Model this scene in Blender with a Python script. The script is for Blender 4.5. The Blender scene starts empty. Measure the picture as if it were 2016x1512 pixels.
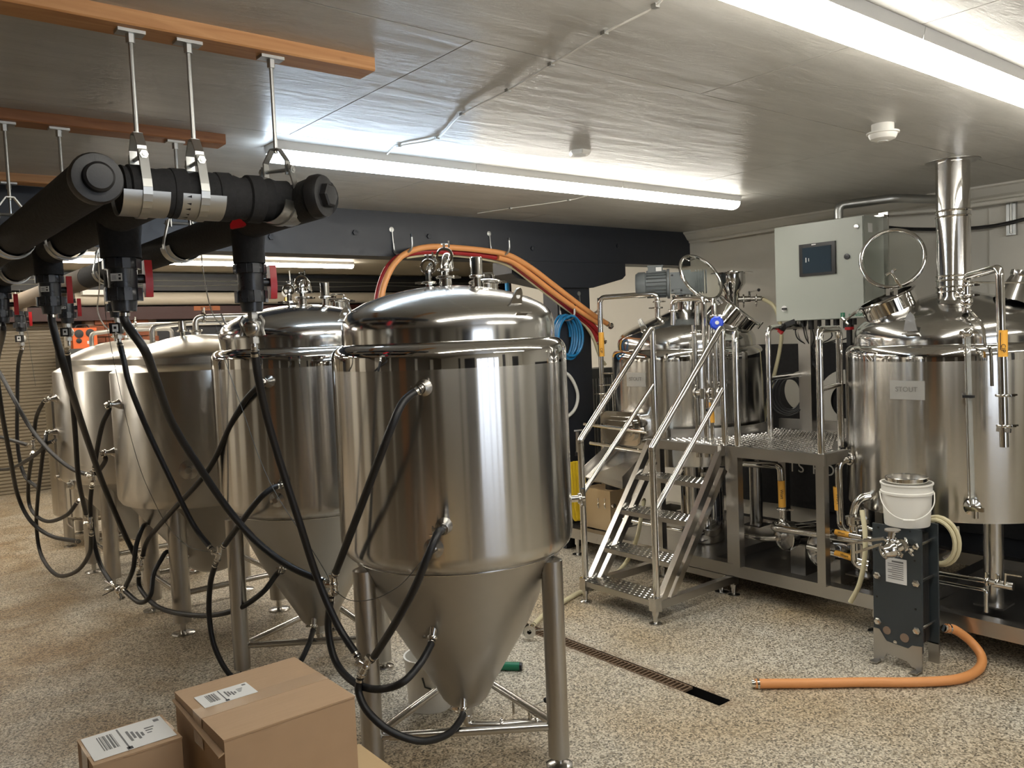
import bpy, bmesh, math, random
from mathutils import Vector, Matrix
random.seed(7)
PI = math.pi
SC = bpy.context.scene
COL = SC.collection
# ------------------------------------------------------------------ camera
F, CX, CY, H = 1637.4, 1008.0, 756.0, 1.65      # focal length in pixels of a 2016 x 1512 frame, eye height
YAW, PITCH, ROLL = math.radians(51.187), math.radians(3.2914), math.radians(2.3895)
_f = Vector((math.cos(YAW)*math.cos(PITCH), math.sin(YAW)*math.cos(PITCH), -math.sin(PITCH)))
_r = Vector((math.sin(YAW), -math.cos(YAW), 0))
_d = _f.cross(_r)
R_ = _r*math.cos(ROLL) + _d*math.sin(ROLL)
D_ = -_r*math.sin(ROLL) + _d*math.cos(ROLL)
cam = bpy.data.cameras.new('camera')
cam.sensor_width = 36; cam.sensor_fit = 'HORIZONTAL'; cam.lens = F/2016*36
cam.clip_start = 0.05; cam.clip_end = 100
co = bpy.data.objects.new('camera', cam); COL.objects.link(co)
U_ = -D_
co.matrix_world = Matrix(((R_.x, U_.x, -_f.x, 0), (R_.y, U_.y, -_f.y, 0), (R_.z, U_.z, -_f.z, H), (0, 0, 0, 1)))
SC.camera = co
# ------------------------------------------------------------------ world, exposure
w = bpy.data.worlds.new('world'); SC.world = w; w.use_nodes = True
bg = w.node_tree.nodes['Background']; bg.inputs[0].default_value = (0.78, 0.86, 1.0, 1); bg.inputs[1].default_value = 2.2
vs = SC.view_settings
SC.display_settings.display_device = 'sRGB'
vs.view_transform = 'Standard'; vs.look = 'None'; vs.gamma = 1.0; vs.exposure = 0.9; vs.use_curve_mapping = False
SC.cycles.max_bounces = 8; SC.cycles.glossy_bounces = 5; SC.cycles.diffuse_bounces = 4; SC.cycles.transparent_max_bounces = 8
SC.cycles.use_denoising = True; SC.cycles.use_adaptive_sampling = True; SC.cycles.adaptive_threshold = .06; SC.cycles.adaptive_min_samples = 20
LAMP = 15.0                                     # strength of the tube diffusers
# ------------------------------------------------------------------ pixel -> world (surveyed positions)
O_ = Vector((0, 0, H))
def ray(x, y): return R_*((x-CX)/F) + D_*((y-CY)/F) + _f
def aX(x, y, X): d = ray(x, y); return O_ + d*(X/d.x)
def aY(x, y, Y): d = ray(x, y); return O_ + d*(Y/d.y)
def aZ(x, y, Z): d = ray(x, y); return O_ + d*((Z-H)/d.z)
# ------------------------------------------------------------------ mesh builder
def V(*a): return Vector(a)
def frame(ax):
    ax = Vector(ax).normalized()
    u = ax.cross(Vector((0, 0, 1))) if abs(ax.z) < .95 else ax.cross(Vector((1, 0, 0)))
    u.normalize(); return u, ax.cross(u).normalized(), ax
class MB:
    def __init__(s): s.v = []; s.f = []
    def add(s, vs, fs):
        o = len(s.v); s.v += [Vector(p) for p in vs]; s.f += [tuple(i+o for i in f) for f in fs]; return s
    def box(s, c, sz, rot=None):
        c = Vector(c); x, y, z = sz[0]/2, sz[1]/2, sz[2]/2
        vs = [Vector((i*x, j*y, k*z)) for i in (-1, 1) for j in (-1, 1) for k in (-1, 1)]
        if rot is not None: vs = [rot @ p for p in vs]
        return s.add([p+c for p in vs], [(0, 1, 3, 2), (4, 6, 7, 5), (0, 4, 5, 1), (2, 3, 7, 6), (0, 2, 6, 4), (1, 5, 7, 3)])
    def b2(s, a, b):
        return s.box([(a[i]+b[i])/2 for i in range(3)], [abs(b[i]-a[i]) for i in range(3)])
    def bar(s, p0, p1, w, h, up=(0, 0, 1)):
        p0, p1 = Vector(p0), Vector(p1); ax = (p1-p0); L = ax.length; ax.normalize()
        u = Vector(up).cross(ax)
        if u.length < 1e-4: u = Vector((1, 0, 0)).cross(ax)
        u.normalize(); n = ax.cross(u)
        m = Matrix((u, n, ax)).transposed()
        return s.box((p0+p1)/2, (w, h, L), m)
    def lathe(s, prof, n=32, o=(0, 0, 0), ax=(0, 0, 1), a0=0, a1=2*PI):
        u, w_, a = frame(ax)
        if tuple(ax) == (0, 0, 1): u, w_ = Vector((1, 0, 0)), Vector((0, 1, 0))
        o = Vector(o); full = abs(a1-a0-2*PI) < 1e-6; m = n if full else n+1
        vs = []; rows = []
        for r, h in prof:
            if r < 1e-6: rows.append([len(vs)]); vs.append(o+a*h)
            else:
                row = []
                for i in range(m):
                    t = a0+(a1-a0)*i/n; row.append(len(vs)); vs.append(o+a*h+u*(r*math.cos(t))+w_*(r*math.sin(t)))
                rows.append(row)
        fs = []
        for A, B in zip(rows, rows[1:]):
            for i in range(n if full else n):
                j = (i+1) % m if full else i+1
                if len(A) == 1 and len(B) == 1: continue
                if len(A) == 1: fs.append((A[0], B[j], B[i]))
                elif len(B) == 1: fs.append((A[i], A[j], B[0]))
                else: fs.append((A[i], A[j], B[j], B[i]))
        return s.add(vs, fs)
    def cyl(s, p0, p1, r, r1=None, n=16, cap=True):
        p0, p1 = Vector(p0), Vector(p1); L = (p1-p0).length; r1 = r if r1 is None else r1
        pr = [(r, 0), (r1, L)]
        if cap: pr = [(0, 0)]+pr+[(0, L)]
        return s.lathe(pr, n, p0, (p1-p0).normalized())
    def sph(s, c, r, n=14):
        return s.lathe([(r*math.sin(PI*i/8), -r*math.cos(PI*i/8)) for i in range(9)], n, c)
    def tube(s, pts, r, n=10, closed=False, cap=True):
        pts = [Vector(p) for p in pts]; N = len(pts); rr = r if isinstance(r, (list, tuple)) else [r]*N
        tan = []
        for i in range(N):
            a = pts[(i-1) % N] if (closed or i > 0) else pts[i]
            b = pts[(i+1) % N] if (closed or i < N-1) else pts[i]
            t = b-a; tan.append(t.normalized() if t.length > 1e-9 else Vector((0, 0, 1)))
        u = frame(tan[0])[0]; vs = []
        for i in range(N):
            t = tan[i]; u = (u - t*u.dot(t))
            u = u.normalized() if u.length > 1e-6 else frame(t)[0]
            w_ = t.cross(u)
            for k in range(n):
                a = 2*PI*k/n; vs.append(pts[i]+u*(rr[i]*math.cos(a))+w_*(rr[i]*math.sin(a)))
        fs = []
        for i in range(N if closed else N-1):
            j = (i+1) % N
            for k in range(n):
                l = (k+1) % n; fs.append((i*n+k, i*n+l, j*n+l, j*n+k))
        if cap and not closed:
            fs.append(tuple(range(n-1, -1, -1))); fs.append(tuple(range((N-1)*n, N*n)))
        return s.add(vs, fs)
    def ring(s, c, ax, R, r, n=28, m=8, a0=0, a1=2*PI):
        u, w_, a = frame(ax); c = Vector(c); full = abs(a1-a0-2*PI) < 1e-6
        k = n if full else n+1
        return s.tube([c+u*(R*math.cos(a0+(a1-a0)*i/n))+w_*(R*math.sin(a0+(a1-a0)*i/n)) for i in range(k)], r, m, closed=full)
    def prism(s, poly, vec):
        poly = [Vector(p) for p in poly]; vec = Vector(vec); n = len(poly)
        return s.add(poly+[p+vec for p in poly], [tuple(range(n-1, -1, -1)), tuple(range(n, 2*n))]+[(i, (i+1) % n, (i+1) % n+n, i+n) for i in range(n)])
    def mesh(s, name, mat, off=Vector((0, 0, 0)), smooth=35):
        me = bpy.data.meshes.new(name)
        me.from_pydata([tuple(p-off) for p in s.v], [], s.f)
        bm = bmesh.new(); bm.from_mesh(me); bmesh.ops.recalc_face_normals(bm, faces=bm.faces); bm.to_mesh(me); bm.free()
        if mat: me.materials.append(mat)
        if smooth:
            me.polygons.foreach_set('use_smooth', [True]*len(me.polygons))
            me.set_sharp_from_angle(angle=math.radians(smooth))
        me.update(); return me
    def build(s, name, mat, parent=None, smooth=35, kind=None, label=None):
        off = WL.get(parent, Vector((0, 0, 0)))
        o = bpy.data.objects.new(name, s.mesh(name, mat, off, smooth)); COL.objects.link(o)
        if parent: o.parent = parent; WL[o] = off
        if kind: o['kind'] = kind
        if label: o['label'] = label
        return o
    def solo(s, name, mat, label, cat, group=None, loc=None, smooth=35, kind=None):
        """one-mesh thing, origin at its base"""
        if loc is None:
            xs = [p.x for p in s.v]; ys = [p.y for p in s.v]; zs = [p.z for p in s.v]
            loc = ((min(xs)+max(xs))/2, (min(ys)+max(ys))/2, min(zs))
        off = Vector(loc)
        o = bpy.data.objects.new(name, s.mesh(name, mat, off, smooth)); COL.objects.link(o); o.location = off; WL[o] = off
        o['label'] = label; o['category'] = cat
        if group: o['group'] = group
        if kind: o['kind'] = kind
        return o
WL = {}
def thing(name, label, cat, loc=(0, 0, 0), group=None, local=False):
    o = bpy.data.objects.new(name, None); o.empty_display_size = .1; COL.objects.link(o); o.location = loc; WL[o] = Vector((0, 0, 0)) if local else Vector(loc)
    o['label'] = label; o['category'] = cat
    if group: o['group'] = group
    return o
def struct(mb, name, mat, smooth=0, parent=None, label=None):
    o = mb.build(name, mat, parent, smooth)
    if parent is None: o['kind'] = 'structure'
    if label: o['label'] = label
    return o
def copy_tree(o, parent=None, loc=None, label=None, group=None):
    c = o.copy(); COL.objects.link(c)
    if parent: c.parent = parent
    if loc is not None: c.location = loc; WL[c] = Vector(loc)
    if label: c['label'] = label
    if group: c['group'] = group
    for ch in list(o.children): copy_tree(ch, c)
    return c
def spl(pts, k=8):
    pts = [Vector(p) for p in pts]; out = []
    P = [pts[0]*2-pts[1]]+pts+[pts[-1]*2-pts[-2]]
    for i in range(1, len(P)-2):
        a, b, c, d = P[i-1:i+3]
        for j in range(k):
            t = j/k; out.append(.5*((2*b)+(c-a)*t+(2*a-5*b+4*c-d)*t*t+(3*b-a-3*c+d)*t**3))
    out.append(pts[-1]); return out
def bend(pts, r=.03, k=6):
    pts = [Vector(p) for p in pts]; out = [pts[0]]
    for i in range(1, len(pts)-1):
        a, b, c = pts[i-1:i+2]; u = (a-b); v = (c-b)
        rr = min(r, u.length*.49, v.length*.49); u.normalize(); v.normalize()
        p, q = b+u*rr, b+v*rr
        for j in range(k+1):
            t = j/k; out.append(p*(1-t)**2+b*2*t*(1-t)+q*t*t)
    out.append(pts[-1]); return out
_fonts = {}
def text_mesh(body, size, name):
    cu = bpy.data.curves.new(name, 'FONT'); cu.body = body; cu.size = size; cu.align_x = 'CENTER'; cu.align_y = 'CENTER'; cu.extrude = .0004
    t = bpy.data.objects.new(name, cu); COL.objects.link(t)
    dg = bpy.context.evaluated_depsgraph_get(); me = bpy.data.meshes.new_from_object(t.evaluated_get(dg))
    bpy.data.objects.remove(t); return me
def text(body, size, c, xdir, ydir, mat, parent, name='lettering', label=None):
    me = text_mesh(body, size, name); me.materials.clear(); me.materials.append(mat)
    o = bpy.data.objects.new(name, me); COL.objects.link(o)
    x = Vector(xdir).normalized(); y = Vector(ydir).normalized(); z = x.cross(y)
    m = Matrix((x, y, z)).transposed().to_4x4(); c = Vector(c)-WL.get(parent, Vector((0, 0, 0))); m.translation = c
    o.parent = parent; o.matrix_local = m
    if label: o['label'] = label
    return o
# ------------------------------------------------------------------ materials
def nodes(name):
    m = bpy.data.materials.new(name); m.use_nodes = True; nt = m.node_tree
    return m, nt, nt.nodes['Principled BSDF']
def mat(name, col, rough=.5, metal=0, spec=None, bump=0, bscale=60, **kw):
    m, nt, b = nodes(name)
    b.inputs['Base Color'].default_value = (*col, 1); b.inputs['Roughness'].default_value = rough; b.inputs['Metallic'].default_value = metal
    if spec is not None: b.inputs['Specular IOR Level'].default_value = spec
    for k, v in kw.items(): b.inputs[k.replace('_', ' ')].default_value = v
    # slight procedural variation of roughness and colour
    tc = nt.nodes.new('ShaderNodeTexCoord'); nz = nt.nodes.new('ShaderNodeTexNoise'); nz.inputs['Scale'].default_value = bscale; nz.inputs['Detail'].default_value = 3
    nt.links.new(tc.outputs['Object'], nz.inputs['Vector'])
    mr = nt.nodes.new('ShaderNodeMapRange'); mr.inputs['To Min'].default_value = rough*.85; mr.inputs['To Max'].default_value = min(1, rough*1.2)
    nt.links.new(nz.outputs['Fac'], mr.inputs['Value']); nt.links.new(mr.outputs['Result'], b.inputs['Roughness'])
    if bump:
        bp = nt.nodes.new('ShaderNodeBump'); bp.inputs['Strength'].default_value = bump; bp.inputs['Distance'].default_value = .004
        nt.links.new(nz.outputs['Fac'], bp.inputs['Height']); nt.links.new(bp.outputs['Normal'], b.inputs['Normal'])
    return m
def brushed(name, col, rough, aniso, streak=.05):
    """steel brushed around the vessel: reflections smear along the axis"""
    m, nt, b = nodes(name); L = nt.links
    b.inputs['Metallic'].default_value = 1; b.inputs['Anisotropic'].default_value = aniso; b.inputs['Anisotropic Rotation'].default_value = .25
    tg = nt.nodes.new('ShaderNodeTangent'); tg.direction_type = 'RADIAL'; tg.axis = 'Z'; L.new(tg.outputs[0], b.inputs['Tangent'])
    tc = nt.nodes.new('ShaderNodeTexCoord'); mp = nt.nodes.new('ShaderNodeMapping'); mp.inputs['Scale'].default_value = (3, 3, 160)
    nz = nt.nodes.new('ShaderNodeTexNoise'); nz.inputs['Scale'].default_value = 4; nz.inputs['Detail'].default_value = 4
    L.new(tc.outputs['Object'], mp.inputs[0]); L.new(mp.outputs[0], nz.inputs['Vector'])
    mr = nt.nodes.new('ShaderNodeMapRange'); mr.inputs['To Min'].default_value = rough*(1-streak*2); mr.inputs['To Max'].default_value = rough*(1+streak*2)
    L.new(nz.outputs['Fac'], mr.inputs['Value']); L.new(mr.outputs['Result'], b.inputs['Roughness'])
    # soft vertical water marks
    mp2 = nt.nodes.new('ShaderNodeMapping'); mp2.inputs['Scale'].default_value = (22, 22, .8)
    nz2 = nt.nodes.new('ShaderNodeTexNoise'); nz2.inputs['Scale'].default_value = 1; nz2.inputs['Detail'].default_value = 3
    L.new(tc.outputs['Object'], mp2.inputs[0]); L.new(mp2.outputs[0], nz2.inputs['Vector'])
    mx = nt.nodes.new('ShaderNodeMix'); mx.data_type = 'RGBA'; mx.inputs['A'].default_value = (*[c*.93 for c in col], 1); mx.inputs['B'].default_value = (*col, 1)
    L.new(nz2.outputs['Fac'], mx.inputs['Factor']); L.new(mx.outputs['Result'], b.inputs['Base Color'])
    return m
STEEL = (.62, .61, .59)
M = {}
M['polish'] = mat('polished_steel', (.66, .65, .63), .05, 1, bscale=8)
M['dome'] = mat('satin_dome_steel', (.63, .625, .61), .13, 1, bscale=10)
M['brush'] = brushed('brushed_steel', STEEL, .19, .99)
M['brushK'] = brushed('brushed_steel_kettle', (.63, .615, .585), .19, .98)
M['dull'] = brushed('dull_steel', (.61, .59, .55), .32, .8)
M['domedull'] = mat('dull_dome_steel', (.64, .62, .58), .3, 1, bscale=10)
M['cone'] = mat('satin_cone_steel', (.50, .49, .47), .37, 1, bscale=20)
M['satin'] = mat('satin_steel', (.59, .575, .55), .22, 1, bscale=40)
M['frame'] = mat('frame_steel', (.47, .455, .43), .30, 1, bscale=30)
M['chrome'] = mat('bright_fitting_steel', (.70, .685, .65), .09, 1, bscale=30)
M['cast'] = mat('cast_metal', (.42, .41, .38), .42, .9, bump=.15, bscale=120)
M['galv'] = mat('galvanised_steel', (.46, .465, .45), .38, .95, bscale=35)
M['rubber'] = mat('black_rubber', (.009, .009, .010), .45, 0, bump=.05, bscale=200)
M['foam'] = mat('black_pipe_foam', (.011, .011, .012), .85, 0, bump=.25, bscale=90)
M['pvc'] = mat('dark_grey_pvc', (.028, .03, .034), .28)
M['red'] = mat('red_plastic', (.48, .012, .016), .35)
M['white'] = mat('white_paint', (.72, .71, .68), .5)
M['whiteplastic'] = mat('white_plastic', (.78, .76, .70), .35)
M['label'] = mat('paper_label', (.72, .72, .70), .6)
M['ink'] = mat('black_ink', (.02, .02, .022), .6)
M['inkgrey'] = mat('grey_ink', (.16, .16, .16), .6)
M['blackpaint'] = mat('black_paint', (.017, .020, .027), .45, bump=.12, bscale=25)
M['blackcloth'] = mat('black_fabric', (.012, .012, .014), .75, bump=.15, bscale=40)
M['blackplastic'] = mat('black_plastic', (.015, .015, .016), .35)
M['cabinet'] = mat('pale_cabinet_paint', (.35, .37, .33), .4)
M['cabside'] = M['cabinet']
M['screen'] = mat('dark_screen', (.03, .045, .06), .12)
M['motor'] = mat('grey_motor_paint', (.13, .145, .15), .5, bump=.1, bscale=50)
M['hx'] = mat('blue_grey_paint', (.036, .045, .050), .42)
M['orange'] = mat('orange_hose_rubber', (.72, .31, .105), .42)
M['redhose'] = mat('red_hose_rubber', (.34, .018, .02), .35)
M['blue'] = mat('blue_hose_rubber', (.01, .17, .38), .35)
M['blueplastic'] = mat('blue_plastic', (.01, .06, .62), .35)
M['yellow'] = mat('yellow_hose_rubber', (.75, .52, .02), .4)
M['clear'] = mat('milky_tubing', (.62, .56, .36), .35)
M['whitehose'] = mat('white_tubing', (.75, .74, .68), .35)
M['tag'] = mat('yellow_pipe_marker', (.85, .43, .06), .5)
M['green'] = mat('green_rubber', (.01, .16, .08), .4)
M['bucket'] = mat('white_bucket_plastic', (.80, .78, .72), .35)
M['rust'] = mat('rusty_grate', (.18, .12, .075), .6, .5, bump=.3, bscale=80)
M['pit'] = mat('dark_drain', (.01, .009, .008), .5)
M['orangecase'] = mat('orange_case_plastic', (.75, .13, .02), .4)
M['darkred'] = mat('dark_red_paint', (.040, .009, .006), .5)
M['darkgrey'] = mat('dark_grey_paint', (.055, .056, .053), .5)
M['lintel'] = mat('lintel_paint', (.025, .025, .024), .5)
M['cream'] = mat('cream_paint', (.52, .46, .36), .5)
M['kinne'] = mat('orange_sign_paint', (.32, .09, .02), .5)
M['mortar'] = mat('mortar', (.24, .17, .12), .9)
M['brick'] = mat('red_brick', (.23, .075, .035), .85, bump=.4, bscale=60)
M['woodtable'] = mat('pale_plywood', (.55, .40, .22), .55, bscale=20)
M['brass'] = mat('brass', (.7, .5, .2), .3, 1)
M['mesh'] = mat('steel_mesh', (.30, .28, .25), .4, .8)
M['litfoam'] = mat('lit_pipe_foam', (.20, .155, .11), .8, bump=.2, bscale=90)  # the black foam's lit tone, painted in for the pipe beyond the beam
M['pack'] = mat('dark_plate_steel', (.10, .10, .10), .4, .8)
# glass
gm, nt, b = nodes('lid_glass'); b.inputs['Base Color'].default_value = (.93, .96, .93, 1); b.inputs['Roughness'].default_value = .02; b.inputs['Transmission Weight'].default_value = 1; b.inputs['IOR'].default_value = 1.12
M['glass'] = gm
gm, nt, b = nodes('sight_tube_glass'); b.inputs['Base Color'].default_value = (.9, .92, .9, 1); b.inputs['Roughness'].default_value = .05; b.inputs['Transmission Weight'].default_value = .8; b.inputs['IOR'].default_value = 1.3
M['tubeglass'] = gm
def emit(name, col, st):
    m, nt, b = nodes(name); b.inputs['Base Color'].default_value = (.8, .8, .8, 1); b.inputs['Emission Color'].default_value = (*col, 1); b.inputs['Emission Strength'].default_value = st; return m
M['tube_cool'] = emit('cool_white_diffuser', (.68, .83, 1.0), LAMP*1.1)
M['tube_warm'] = emit('neutral_white_diffuser', (1.0, .955, .86), LAMP)
M['tube_far'] = emit('far_white_diffuser', (1.0, .93, .82), LAMP*1.6)
# wood
def wood(name, c1, c2, sc=(1.2, 14, 14)):
    m, nt, b = nodes(name); L = nt.links
    tc = nt.nodes.new('ShaderNodeTexCoord'); mp = nt.nodes.new('ShaderNodeMapping'); mp.inputs['Scale'].default_value = sc
    nz = nt.nodes.new('ShaderNodeTexNoise'); nz.inputs['Scale'].default_value = 2.2; nz.inputs['Detail'].default_value = 6; nz.inputs['Distortion'].default_value = 1.2
    cr = nt.nodes.new('ShaderNodeValToRGB'); cr.color_ramp.elements[0].position = .35; cr.color_ramp.elements[0].color = (*c1, 1); cr.color_ramp.elements[1].position = .7; cr.color_ramp.elements[1].color = (*c2, 1)
    L.new(tc.outputs['Object'], mp.inputs[0]); L.new(mp.outputs[0], nz.inputs['Vector']); L.new(nz.outputs['Fac'], cr.inputs[0]); L.new(cr.outputs[0], b.inputs['Base Color'])
    # knots
    vo = nt.nodes.new('ShaderNodeTexVoronoi'); vo.inputs['Scale'].default_value = 3.3; mp2 = nt.nodes.new('ShaderNodeMapping'); mp2.inputs['Scale'].default_value = (1, 2.2, 2.2)
    L.new(tc.outputs['Object'], mp2.inputs[0]); L.new(mp2.outputs[0], vo.inputs['Vector'])
    kr = nt.nodes.new('ShaderNodeValToRGB'); kr.color_ramp.elements[0].position = .02; kr.color_ramp.elements[0].color = (1, 1, 1, 1); kr.color_ramp.elements[1].position = .085; kr.color_ramp.elements[1].color = (0, 0, 0, 1)
    L.new(vo.outputs['Distance'], kr.inputs[0])
    mx = nt.nodes.new('ShaderNodeMix'); mx.data_type = 'RGBA'; mx.inputs['B'].default_value = (c1[0]*.35, c1[1]*.3, c1[2]*.3, 1)
    L.new(kr.outputs[0], mx.inputs['Factor']); L.new(cr.outputs[0], mx.inputs['A']); L.new(mx.outputs['Result'], b.inputs['Base Color'])
    b.inputs['Roughness'].default_value = .55; return m
M['wood'] = wood('fir_timber', (.46, .21, .075), (.62, .33, .14))
M['wooddark'] = wood('dark_fir_timber', (.26, .10, .035), (.38, .16, .06))
# cardboard
m, nt, b = nodes('cardboard'); L = nt.links
tc = nt.nodes.new('ShaderNodeTexCoord'); mp = nt.nodes.new('ShaderNodeMapping'); mp.inputs['Scale'].default_value = (4, 90, 4); nz = nt.nodes.new('ShaderNodeTexNoise'); nz.inputs['Scale'].default_value = 3
cr = nt.nodes.new('ShaderNodeValToRGB'); cr.color_ramp.elements[0].color = (.40, .265, .155, 1); cr.color_ramp.elements[1].color = (.46, .31, .185, 1)
L.new(tc.outputs['Object'], mp.inputs[0]); L.new(mp.outputs[0], nz.inputs['Vector']); L.new(nz.outputs['Fac'], cr.inputs[0]); L.new(cr.outputs[0], b.inputs['Base Color']); b.inputs['Roughness'].default_value = .75
M['card'] = m
m, nt, b = nodes('packing_tape'); b.inputs['Base Color'].default_value = (.52, .36, .22, 1); b.inputs['Roughness'].default_value = .12; b.inputs['Coat Weight'].default_value = .6
nz = nt.nodes.new('ShaderNodeTexNoise'); nz.inputs['Scale'].default_value = 120; bp = nt.nodes.new('ShaderNodeBump'); bp.inputs['Strength'].default_value = .5; bp.inputs['Distance'].default_value = .002
nt.links.new(nz.outputs['Fac'], bp.inputs['Height']); nt.links.new(bp.outputs['Normal'], b.inputs['Normal']); M['tape'] = m
# flake epoxy floor
m, nt, b = nodes('flake_epoxy_floor'); L = nt.links
tc = nt.nodes.new('ShaderNodeTexCoord')
vo = nt.nodes.new('ShaderNodeTexVoronoi'); vo.inputs['Scale'].default_value = 145; L.new(tc.outputs['Object'], vo.inputs['Vector'])
sp = nt.nodes.new('ShaderNodeSeparateColor'); L.new(vo.outputs['Color'], sp.inputs[0])
cr = nt.nodes.new('ShaderNodeValToRGB'); cr.color_ramp.interpolation = 'CONSTANT'
for i, (p, c) in enumerate([(0, (.13, .114, .09)), (.15, (.33, .297, .237)), (.38, (.51, .47, .385)), (.66, (.68, .632, .53)), (.88, (.27, .228, .16))]):
    e = cr.color_ramp.elements[i] if i < 2 else cr.color_ramp.elements.new(p)
    e.position = p; e.color = (*c, 1)
L.new(sp.outputs[0], cr.inputs[0])
st = nt.nodes.new('ShaderNodeTexNoise'); st.inputs['Scale'].default_value = 1.1; st.inputs['Detail'].default_value = 5; st.inputs['Distortion'].default_value = .4; L.new(tc.outputs['Object'], st.inputs['Vector'])
sr = nt.nodes.new('ShaderNodeValToRGB'); sr.color_ramp.elements[0].position = .38; sr.color_ramp.elements[0].color = (1, 1, 1, 1); sr.color_ramp.elements[1].position = .72; sr.color_ramp.elements[1].color = (.80, .66, .47, 1)
L.new(st.outputs['Fac'], sr.inputs[0])
mx = nt.nodes.new('ShaderNodeMix'); mx.data_type = 'RGBA'; mx.blend_type = 'MULTIPLY'; mx.inputs['Factor'].default_value = 1
L.new(cr.outputs[0], mx.inputs['A']); L.new(sr.outputs[0], mx.inputs['B'])
# brown dirt trodden into the aisle on the left of the tanks
sx0 = nt.nodes.new('ShaderNodeSeparateXYZ'); L.new(tc.outputs['Object'], sx0.inputs[0])
am = nt.nodes.new('ShaderNodeMapRange'); L.new(sx0.outputs[0], am.inputs['Value']); am.inputs['From Min'].default_value = 2.3; am.inputs['From Max'].default_value = .9
dn = nt.nodes.new('ShaderNodeTexNoise'); dn.inputs['Scale'].default_value = 2.3; dn.inputs['Detail'].default_value = 6; dn.inputs['Distortion'].default_value = .8; L.new(tc.outputs['Object'], dn.inputs['Vector'])
dq = nt.nodes.new('ShaderNodeMapRange'); L.new(dn.outputs['Fac'], dq.inputs['Value']); dq.inputs['From Min'].default_value = .34; dq.inputs['From Max'].default_value = .66
dz = nt.nodes.new('ShaderNodeMath'); dz.operation = 'MULTIPLY'; L.new(am.outputs[0], dz.inputs[0]); L.new(dq.outputs[0], dz.inputs[1])
mxd = nt.nodes.new('ShaderNodeMix'); mxd.data_type = 'RGBA'; mxd.blend_type = 'MULTIPLY'; mxd.inputs['B'].default_value = (.60, .47, .32, 1); L.new(dz.outputs[0], mxd.inputs['Factor']); L.new(mx.outputs['Result'], mxd.inputs['A'])
mx = mxd
# rust stain along the drain channel (x about 2.92)
sx = nt.nodes.new('ShaderNodeSeparateXYZ'); L.new(tc.outputs['Object'], sx.inputs[0])
d1 = nt.nodes.new('ShaderNodeMath'); d1.operation = 'SUBTRACT'; d1.inputs[1].default_value = 2.93; L.new(sx.outputs[0], d1.inputs[0])
d2 = nt.nodes.new('ShaderNodeMath'); d2.operation = 'ABSOLUTE'; L.new(d1.outputs[0], d2.inputs[0])
n3 = nt.nodes.new('ShaderNodeTexNoise'); n3.inputs['Scale'].default_value = 9; n3.inputs['Detail'].default_value = 4; L.new(tc.outputs['Object'], n3.inputs['Vector'])
d3 = nt.nodes.new('ShaderNodeMath'); d3.operation = 'MULTIPLY_ADD'; d3.inputs[1].default_value = .22; L.new(n3.outputs['Fac'], d3.inputs[0]); d3.inputs[2].default_value = -.03
d4 = nt.nodes.new('ShaderNodeMapRange'); L.new(d2.outputs[0], d4.inputs['Value']); d4.inputs['From Min'].default_value = 0; L.new(d3.outputs[0], d4.inputs['From Max']); d4.inputs['To Min'].default_value = .75; d4.inputs['To Max'].default_value = 0
yy = nt.nodes.new('ShaderNodeMapRange'); L.new(sx.outputs[1], yy.inputs['Value']); yy.inputs['From Min'].default_value = 2.1; yy.inputs['From Max'].default_value = 2.3
d5 = nt.nodes.new('ShaderNodeMath'); d5.operation = 'MULTIPLY'; L.new(d4.outputs[0], d5.inputs[0]); L.new(yy.outputs[0], d5.inputs[1])
m2 = nt.nodes.new('ShaderNodeMix'); m2.data_type = 'RGBA'; m2.inputs['B'].default_value = (.20, .115, .055, 1)
L.new(d5.outputs[0], m2.inputs['Factor']); L.new(mx.outputs['Result'], m2.inputs['A']); L.new(m2.outputs['Result'], b.inputs['Base Color'])
b.inputs['Roughness'].default_value = .5
bp = nt.nodes.new('ShaderNodeBump'); bp.inputs['Strength'].default_value = .35; bp.inputs['Distance'].default_value = .003
L.new(vo.outputs['Distance'], bp.inputs['Height']); L.new(bp.outputs['Normal'], b.inputs['Normal'])
M['floor'] = m
# painted plywood ceiling / walls
def paint(name, c, sc, amp, rough, bump):
    m, nt, b = nodes(name); L = nt.links
    tc = nt.nodes.new('ShaderNodeTexCoord'); mp = nt.nodes.new('ShaderNodeMapping'); mp.inputs['Scale'].default_value = sc
    nz = nt.nodes.new('ShaderNodeTexNoise'); nz.inputs['Scale'].default_value = 2; nz.inputs['Detail'].default_value = 7; nz.inputs['Roughness'].default_value = .65; nz.inputs['Distortion'].default_value = .5
    L.new(tc.outputs['Object'], mp.inputs[0]); L.new(mp.outputs[0], nz.inputs['Vector'])
    cr = nt.nodes.new('ShaderNodeValToRGB'); cr.color_ramp.elements[0].position = .3; cr.color_ramp.elements[0].color = (*[x*(1-amp) for x in c], 1); cr.color_ramp.elements[1].position = .7; cr.color_ramp.elements[1].color = (*c, 1)
    L.new(nz.outputs['Fac'], cr.inputs[0]); L.new(cr.outputs[0], b.inputs['Base Color']); b.inputs['Roughness'].default_value = rough
    bp = nt.nodes.new('ShaderNodeBump'); bp.inputs['Strength'].default_value = bump; bp.inputs['Distance'].default_value = .006
    L.new(nz.outputs['Fac'], bp.inputs['Height']); L.new(bp.outputs['Normal'], b.inputs['Normal']); return m
M['ceil'] = paint('painted_plywood', (.53, .515, .475), (1.2, 7, 7), .20, .36, .9)
M['wall'] = paint('cream_wall_paint', (.66, .635, .565), (2, 2, 2), .04, .55, .1)
M['walldark'] = paint('dark_wall_paint', (.035, .036, .04), (2, 2, 2), .1, .5, .1)
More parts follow.
